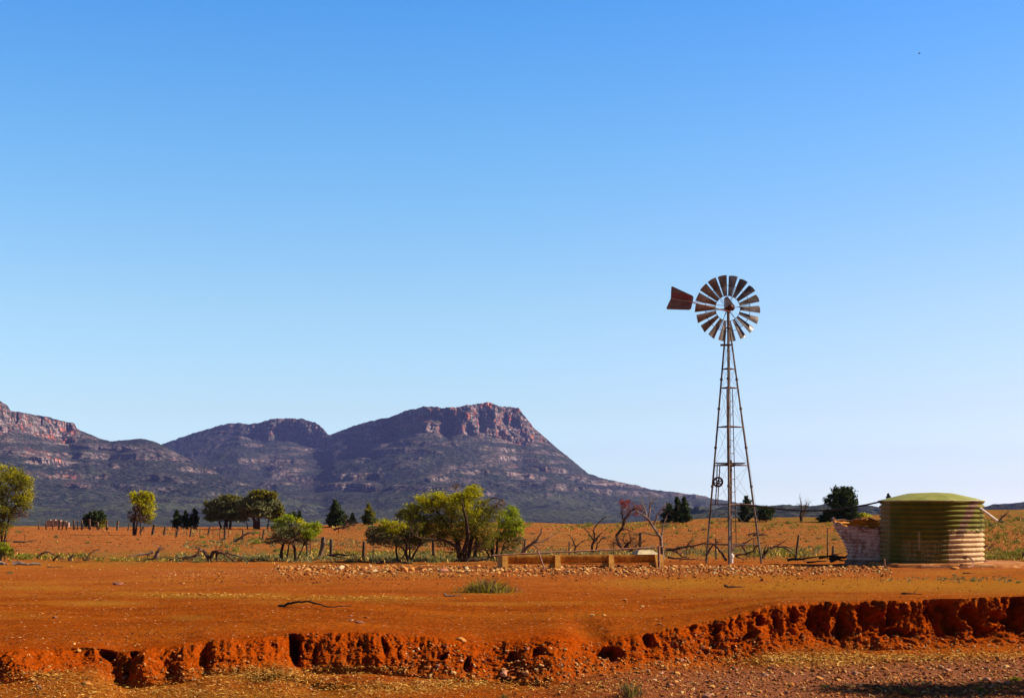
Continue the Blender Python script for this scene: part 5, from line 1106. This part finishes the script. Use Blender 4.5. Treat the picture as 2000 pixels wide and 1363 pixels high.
named = [(231,1142,26,.55,'squared dark brown block of stone alone on the red ground at left',1),(154,1272,11,.9,'round bright yellow orange stone on the left bank lip',0),(145,1258,9,.8,'small yellow stone just above the round one on the left bank',0),
 (169,1336,19,.7,'broad orange stone on the straw floor at lower left',0),(78,1345,17,.8,'dark sided orange stone in the lower left corner',1),(64,1329,18,.5,'flat orange stone on the floor left of the dark sided one',0),
 (107,1207,11,.8,'small rough brown stone on the red ground at far left',1),(82,1198,9,.6,'small yellow stone beside the rough brown stone',0),(901,1252,18,.9,'large yellow orange slab leaning on the centre bank face',0),
 (664,1112,21,.7,'large rounded orange boulder at the left end of the rubble strip',0),(676,1107,14,.9,'upright cream stone beside the large orange boulder',0),(790,1115,24,.6,'flat reddish boulder in the rubble strip under the low bushy tree',0),(803,1115,20,.7,'pale yellow boulder touching the flat reddish one',0),
 (838,1115,12,.8,'reddish round stone between two larger boulders of the rubble strip',0),(865,1118,30,.55,'wide shaded brown boulder in the rubble strip left of the trough',1),(898,1118,20,.6,'mossy yellow stone beside the wide shaded boulder',0),(912,1117,16,.6,'pale stone near the left end of the trough slab',0),
 (1371,1266,16,.8,'big yellow brown stone lodged under the right bank',0),(1289,1296,14,.8,'orange stone with a dark side at the foot of the gully bank',0),(1288,1219,12,.4,'flat yellow stone lying on the bank lip above the dark hollow',0),(985,1318,22,.8,'large brown boulder at the foot of the centre bank',1),
 (1002,1310,14,.7,'orange stone resting above the large brown boulder',0),(1797,1305,18,.6,'bright orange flat stone on the gravel floor at right',0),(1730,1307,18,.4,'flat dull orange stone left of the bright orange one',0),(1845,1317,22,.35,'long flat tan stone on the gravel floor',0),(1660,1340,22,.4,'flat tan slab near the lower right shadow',0),
 (1600,1325,16,.6,'yellow orange stone in the gravel at lower right',0),(1380,1361,24,.7,'brown boulder cut by the bottom edge of the photo',1),(1422,1344,16,.8,'dark purple brown stone near the bottom edge',1),(1030,1268,10,.8,'small brown stone on the crumbled slope',1),(1255,1185,9,.8,'single pale stone on the red ground above the gully',0),(1220,1172,9,.7,'pale cream stone above the gully, farther from the bank',0),
 (1688,1110,14,.7,'orange stone in front of the slab of the rusty tank',0),(1745,1107,16,.4,'flat pale slab lying against the green tank slab',0),(1865,1111,18,.6,'pinkish wedge shaped stone by the end of the hose',0),(1925,1103,18,.9,'dark brown stone against the right end of the tank slab',1),
 (702,1216,20,.4,'dark flat stone in the small group on the red ground',1),(686,1212,12,.5,'brown stone at the left of the small group on the red ground',1),(717,1206,12,.4,'light flat stone at the top of the small group on the red ground',0),(685,1203,10,.5,'little stone behind the small group on the red ground',1),
 (1180,1202,8,.7,'yellow stone beside the small wash',0),(1157,1201,8,.7,'pale stone in the middle of the small wash',0),(243,1325,16,1.0,'dark stone in the shadow of the left mound',1),(350,1282,10,.7,'yellow stone at the top of the left mound',0),(327,1314,12,.6,'tan stone at the foot of the left mound',0)]
for a in named: stone(a[0], a[1], a[2], a[3], a[4], None, a[5])
nind = 252
for i in range(nind):
    u = rng.random()
    if u < .62:
        px = rng.uniform(545, 1730); py = 1105+abs(rng.normal())*7.5+(3 if px < 1000 else 0); w = rng.uniform(6.5, 12); g = ('pale orange stone lying in the rubble strip in front of the trough and windmill', 'stones of the rubble strip'); kd = 0
        if 975 < px < 1310 and py < 1113: py += 8
    elif u < .88:
        px = rng.uniform(1250, 1990); py = rng.uniform(1300, 1360); w = rng.uniform(7, 15); g = ('brown or orange stone lying on the gravel floor below the right bank', 'stones on the gravel floor'); kd = int(rng.random() < .5)
    else:
        px = rng.uniform(800, 1400); py = rng.uniform(1290, 1335); w = rng.uniform(6, 13); g = ('rough stone at the crumbled foot of the centre bank', 'stones at the foot of the bank'); kd = int(rng.random() < .4)
    stone(px, py, w, rng.uniform(.6, 1.0), g[0], g[1], kd)
# everything smaller: one sheet of gravel
def gravel():
    rng = np.random.default_rng(3); L = []
    def add(n, fx, fy, s0, s1): 
        x = fx(n); y = fy(n); L.append((x, y, s0+(s1-s0)*rng.random(n)**2))
    U = lambda a, b: (lambda n: rng.uniform(a, b, n))
    add(4200, U(540, 1740), lambda n: 1105+np.abs(rng.normal(size=n))*10, 1.8, 7.0)
    add(900, U(330, 1740), lambda n: 1112+np.abs(rng.normal(size=n))*14, 1.5, 4)
    add(4500, U(-20, 2020), U(1102, 1255), .8, 3.2)
    add(500, U(300, 760), U(1115, 1140), 1.5, 4)
    add(4200, lambda n: 1000+1030*rng.beta(1.6, 1.1, n), U(1285, 1363), 1.5, 7)
    add(1700, U(-20, 1100), U(1300, 1363), 1.2, 5)
    add(1500, U(780, 1450), U(1255, 1335), 1.5, 5.5)
    add(1300, U(1300, 2010), U(1235, 1290), 1.5, 5.5)
    add(1500, U(-20, 800), U(1235, 1340), 1.2, 4.5)
    add(4200, U(-20, 2020), U(1032, 1100), 1.0, 3.2)
    add(4000, U(-20, 2020), U(1020, 1080), .9, 2.2)
    px = np.concatenate([a[0] for a in L]); py = np.concatenate([a[1] for a in L]); w = np.concatenate([a[2] for a in L])
    X, Y, z = place(px, py); s = w/F*Y*.62; n = len(px)
    base = np.array([(1,0,0),(-1,0,0),(0,1,0),(0,-1,0),(0,0,1),(0,0,-1)], float)
    base = np.concatenate([base, np.array([(a, b_, c) for a in (-1,1) for b_ in (-1,1) for c in (-1,1)])*.62])
    tri = []
    for a in (0, 1):
        for b_ in (2, 3):
            for c in (4, 5):
                k = 6+(0 if a else 4)+(0 if b_ == 3 else 2)+(0 if c == 5 else 1)
                tri += [(a, b_, k), (b_, c, k), (c, a, k)]
    tri = np.array(tri); V = base[None]*(1+.28*rng.normal(size=(n, 14, 1)).clip(-1, 1)); V = V*np.stack([s, s*rng.uniform(.6, 1, n), s*rng.uniform(.4, .9, n)], 1)[:, None]
    a = rng.uniform(0, 6.28, n); c, s_ = np.cos(a)[:, None], np.sin(a)[:, None]
    t2 = rng.normal(size=n)[:, None]*.35
    x = V[..., 0]*c-V[..., 1]*s_; y = V[..., 0]*s_+V[..., 1]*c; zz = V[..., 2]+x*t2
    V = np.stack([x+X[:, None], y+Y[:, None], zz+z[:, None]+s[:, None]*.25], -1)
    Fc = (tri[None]+14*np.arange(n)[:, None, None]).reshape(-1, 3)
    # fix winding so that all faces look outwards
    tv = base[tri]; flip = (np.cross(tv[:, 1]-tv[:, 0], tv[:, 2]-tv[:, 0])*tv.mean(1)).sum(1) < 0
    Fc = Fc.reshape(n, -1, 3); Fc[:, flip] = Fc[:, flip][..., ::-1]; Fc = Fc.reshape(-1, 3)
    tone = np.repeat(np.clip(rng.beta(1.3, 1.5, n)-.25*((py > 1255) & (rng.random(n) < .6))-.35*((py < 1098) | ((py > 1125) & (py < 1255))), 0, 1), 14)
    tag(link('gravel', mesh_np('gravel', V.reshape(-1, 3), Fc, [GRAVM], attrs={'tone': tone})), kind='stuff')
gravel()
def litter():
    rng = np.random.default_rng(4); P_ = []
    for (cx, cy, rx, ry, n) in [(1580,1288,150,13,2000),(1750,1284,200,8,1000),(1950,1280,120,7,400),(520,1318,130,14,1700),(700,1310,90,7,700),(300,1350,320,18,1500),(100,1320,90,14,450),(740,1345,160,12,900),(900,1335,120,10,900),(1150,1345,200,12,500),(400,1163,120,4,300),(680,1168,160,4,250)]:
        a = rng.normal(size=(n, 2))*.55; P_.append(np.stack([cx+a[:, 0]*rx, cy+a[:, 1]*ry], 1))
    p = np.concatenate(P_); p = p[(p[:, 1] < 1368)]; X, Y, z = place(p[:, 0], p[:, 1]); px_ = pxof(X, Y); kp = (Y < foot_y(px_)+.1) | (Y > lip_y(px_)+.3); X, Y, z = X[kp], Y[kp], z[kp]; n = len(X)
    far_ = np.clip(Y/26, 1, 2)
    ln = rng.uniform(.03, .085, n)*far_; wd_ = rng.uniform(.003, .007, n)*far_; a = rng.uniform(0, 6.28, n)
    d = np.stack([np.cos(a), np.sin(a), rng.normal(size=n)*.25], 1)*ln[:, None]; e = np.stack([-np.sin(a), np.cos(a), rng.normal(size=n)*.4], 1)*wd_[:, None]
    c = np.stack([X, Y, z+.022+rng.uniform(0, .02, n)], 1); V = np.stack([c-d/2-e, c+d/2-e, c+d/2+e, c-d/2+e], 1).reshape(-1, 3)
    m = NT('dry_straw'); col = m.ramp(m.noise(9, 3, .6), [(.35, (.26, .10, .012)), (.5, (.46, .22, .035)), (.65, (.66, .42, .11))]); m.done(col, .8, .1)
    tag(link('straw', mesh_np('straw', V, np.arange(4*n).reshape(-1, 4), [m.mat])), kind='stuff')
litter()
def blades(n, cx, cy, rx, ry, h0, h1, mk, rng, out):
    a = rng.uniform(-1, 1, (n, 2)); x = cx+a[:, 0]*rx; y = cy+rng.normal(size=n)*ry*.5
    # grow in tufts
    k = rng.integers(0, n, n//9+1); j = rng.integers(0, len(k), n); x = x[k][j]+rng.normal(size=n)*2.2; y = y[k][j]+rng.normal(size=n)*.5
    out.append((x, y, rng.uniform(h0, h1, n)*.75, np.where(rng.random(n) < .3, 2, mk)))
def grass():
    rng = np.random.default_rng(6); out = []
    for a in [(5200,600,1091,260,7,.08,.30,1),(3600,890,1093,170,5,.10,.34,1),(2600,1130,1084,110,10,.08,.28,1),(2600,800,1082,260,7,.08,.3,0),(1300,90,1088,90,5,.08,.26,0),(900,255,1093,90,4,.06,.2,0),(2200,1420,1078,180,10,.08,.28,1),(1400,1520,1082,60,7,.1,.3,0),
              (1500,1960,1088,60,6,.1,.32,0),(2200,620,1062,260,12,.08,.25,1),(1800,1600,1030,400,12,.1,.3,0),(1500,1000,1030,350,6,.12,.3,0),(1200,1970,1050,60,30,.1,.3,0),(900,1900,1020,160,12,.15,.4,0),(500,1850,1131,140,5,.03,.10,1),(500,430,1040,120,8,.1,.3,1)]:
        blades(*a[:7], a[7], rng, out)
    x = np.concatenate([o[0] for o in out]); y = np.concatenate([o[1] for o in out]); h = np.concatenate([o[2] for o in out]); mk = np.concatenate([o[3] for o in out]).astype(int)
    m = NT('dry_grass_blades'); m.done(m.ramp(m.noise(5, 3, .6), [(.35, (.34, .18, .03)), (.6, (.60, .38, .09))]), .8, .1)
    X, Y, z = place(x, np.maximum(y, 1016)); n = len(X); d = rng.normal(size=(n, 3))*.45; d[:, 2] = 1; d *= h[:, None]
    s = rng.normal(size=(n, 3)); s[:, 2] = 0; s /= np.linalg.norm(s, axis=1)[:, None]; s *= .018*(Y/70)[:, None]
    c = np.stack([X, Y, z], 1); V = np.stack([c-s, c+s, c+d*.6+s*.8+rng.normal(size=(n, 3))*.02, c+d], 1).reshape(-1, 3)
    tag(link('grass', mesh_np('grass', V, np.arange(4*n).reshape(-1, 4), [L_OLI, L_GRY, m.mat], mk)), kind='stuff')
grass()
def bush_mesh(name, seed, mk, n, flat=.6, leaf=(.05, .018), stem=False):
    rng = np.random.default_rng(seed); k = rng.normal(size=(16, 3)); k /= np.linalg.norm(k, axis=1)[:, None]; k *= rng.uniform(.3, 1, (16, 1)); k[:, 2] = np.abs(k[:, 2])
    cen = (k[rng.integers(0, 16, n)]*.40+rng.normal(size=(n, 3))*.10)*np.array([1, 1, flat*1.3]); cen[:, 2] = np.maximum(cen[:, 2], 0.005)
    V, Fc = cards(cen, leaf[0]*2, leaf[1]*2.2, rng, droop=-.8)
    return mesh_np(name, V, Fc, [LM[c] for c in mk], rng.integers(0, len(mk), n))
bp = {'g': [bush_mesh('saltbush', s, 'GO', 420) for s in (1, 2)], 'l': [bush_mesh('saltbush', s, 'LOG', 420) for s in (3, 4)], 'b': [bush_mesh('saltbush', s, 'BG', 420) for s in (5, 6)]}
def bush(px, py, wpx, k, label, group=None):
    X, Y, z = [float(a[0]) for a in place([px], [py])]; o = bpy.data.objects.new('saltbush', bp[k][int(rng.integers(0, 2))]); C.objects.link(o)
    s = wpx/F*Y*1.1; o.scale = (s, s, s*rng.uniform(.8, 1.2)); o.rotation_euler = (0, 0, rng.uniform(0, 6.28)); o.location = (X, Y, z-.01)
    return tag(o, label, 'bush', group)
for a in [(35,1040,15,'g','grey green bush alone on the red field at far left'),(110,1050,13,'b','dry brown tuft on the red field at far left'),(110,1060,7,'l','small dark green tuft below the dry brown one'),(207,1076,8,'g','tiny dark tuft on the bare field between the branches'),(172,1061,12,'g','pale tuft on the field below the dark shadow of the lone tree'),
          (50,1092,26,'l','bright green low bush among the branches at far left'),(35,1090,16,'l','light green tuft at the left end of the fallen branches'),(160,1088,24,'l','soft green bush behind the brown brush at left'),(262,1040,12,'b','brown tuft at the foot of the lone yellow green tree'),(20,1120,14,'g','grey tuft beside the split log'),
          (460,1077,20,'l','green bush on the field below the forked branch'),(493,1056,16,'l','dark green bush left of the last fence gap'),(500,1062,24,'l','wide green bush near the thin steel post'),(517,1087,18,'g','grey green bush left of the umbrella shaped tree'),(540,1077,20,'g','grey bush directly under the umbrella shaped tree'),
          (400,1068,18,'g','pale green bush on the open field above the root crown'),(385,1098,22,'g','green tuft under the gnarled root crown'),(688,1098,22,'g','grey green tuft at the edge of the bare ground'),(850,1098,30,'g','blue green tuft in the shade of the broad tree'),(880,1096,30,'g','second blue green tuft, nearer the broad tree'),
          (830,1085,26,'g','tall grey bush between the two trees'),(745,1090,22,'g','grey tuft left of the forking trunks'),(730,1080,20,'g','grey bush by the fence posts'),(1530,1078,26,'l','bright green bush beyond the arched bough'),(1465,1068,16,'l','green tuft seen through the windmill legs'),(1600,1072,22,'l','green tuft left of the rusty tank'),
          (1630,1055,20,'g','grey green bush above the rusty tank'),(1575,1058,12,'g','little tuft on the field left of the tanks'),(1950,1045,16,'l','green tuft on the right hand slope'),(1990,1080,26,'l','yellow green bush at the right edge'),(1900,1135,14,'g','grey tuft on the straw ground near the small dark stick'),(1845,1131,16,'g','low grey tuft in front of the green tank'),(1825,1131,6,'g','upright little sprig left of the low grey tuft'),
          (1990,1138,16,'g','grey tuft at the right edge of the straw ground'),(1150,1028,20,'l','green bush on the skyline above the forked dead tree'),(1035,1024,14,'l','small yellow green bush on the skyline right of the lime green tree'),(1300,1030,26,'b','pale dry bush below the three pines'),(1390,1022,16,'l','small bright bush on the skyline left of the windmill leg'),(1540,1022,14,'l','tiny yellow bush on the skyline left of the small dead tree'),(1375,1035,14,'b','dry brown tuft behind the left windmill leg')]:
    bush(*a)
_cl = rng.uniform(0, 1, (16, 2))
def cu(a, b_, c, d):
    q = _cl[int(rng.integers(0, 16))]; return a+(b_-a)*min(1, max(0, q[0]+rng.normal()*.06)), c+(d-c)*min(1, max(0, q[1]+rng.normal()*.14))
for i in range(120):
    u = rng.random()
    if u < .45: bush(*cu(330, 760, 1042, 1088), rng.uniform(6, 16), 'gglb'[int(rng.integers(0, 4))], 'low grey green tuft on the red field left of the broad tree', 'tufts on the left field')
    elif u < .6: bush(rng.uniform(20, 330), rng.uniform(1045, 1080), rng.uniform(4, 9), 'ggb'[int(rng.integers(0, 3))], 'very small tuft on the bare red field at the far left', 'tufts on the far left field')
    elif u < .85: bush(*cu(1040, 1620, 1022, 1062), rng.uniform(5, 13), 'gglb'[int(rng.integers(0, 4))], 'low tuft on the red slope behind the trough and windmill', 'tufts on the middle slope')
    else: bush(rng.uniform(1925, 1999), rng.uniform(1005, 1085), rng.uniform(7, 16), 'gglb'[int(rng.integers(0, 4))], 'low tuft on the slope right of the green tank', 'tufts on the right slope')
# the grassy green bush on the red ground and the sprig in the gully floor
def spray(name, label, px, py, wpx, hpx, n, mats, seed, lean=.4):
    rng = np.random.default_rng(seed); X, Y, z = [float(a[0]) for a in place([px], [py])]; W = wpx/F*Y; H = hpx/F*Y; V = []; m = []
    for i in range(n):
        x0 = rng.normal()*.30*W; y0 = rng.normal()*.22*W; d = np.array([rng.normal()*lean+x0/W*.9, rng.normal()*lean, 1.0]); d /= np.linalg.norm(d); L_ = H*rng.uniform(.5, 1.15)*(1-.8*abs(x0/W))
        s = rng.normal(size=3); s[2] = 0; s *= .008*Y/40/np.linalg.norm(s); c = np.array([x0, y0, 0.0]); q = c+d*L_*.55; e = c+d*L_+np.array([d[0]*.3*L_, 0, -.12*L_])
        V += [c-s, c+s, q+s, q-s, q-s, q+s, e+s*.3, e-s*.3]; k = rng.integers(0, len(mats)); m += [k, k]
    o = link(name, mesh_np(name, np.array(V), np.arange(len(V)).reshape(-1, 4), [LM[c] for c in mats], m), None, (X, Y, z)); return tag(o, label, 'bush')
spray('grassy_bush', 'wispy olive green bush on the bare red ground in front of the trough', 952, 1156, 82, 38, 700, 'OBYB', 21, .75)
spray('weed', 'thin green weed growing from the gully floor near the bottom edge', 1232, 1360, 36, 46, 130, 'OBG', 22, .3)
spray('weed', 'small grey green sprig in the lower right shadow', 1912, 1350, 22, 14, 90, 'OG', 23, .5)
spray('weed', 'green tuft at the left of the lower right shadow', 1770, 1352, 20, 14, 90, 'OG', 24, .5)
spray('weed', 'small green tuft in the gravel right of centre', 1612, 1342, 14, 10, 60, 'OG', 25, .5)
spray('weed', 'tiny green tuft beyond the lower right shadow', 1985, 1328, 18, 12, 70, 'OL', 26, .5)
spray('weed', 'low green leaves poking up at the bottom centre edge', 985, 1362, 12, 12, 40, 'OG', 27, .5)
# a yellow stone heap on the far left field
for x, w, l in ((203, 9, 'pale cream rock on the red field near the shadow of the lone tree'), (211, 8, 'bright yellow rock beside the pale cream one on the far field')):
    stone(x, 1038, w, .5, l, None, 0)
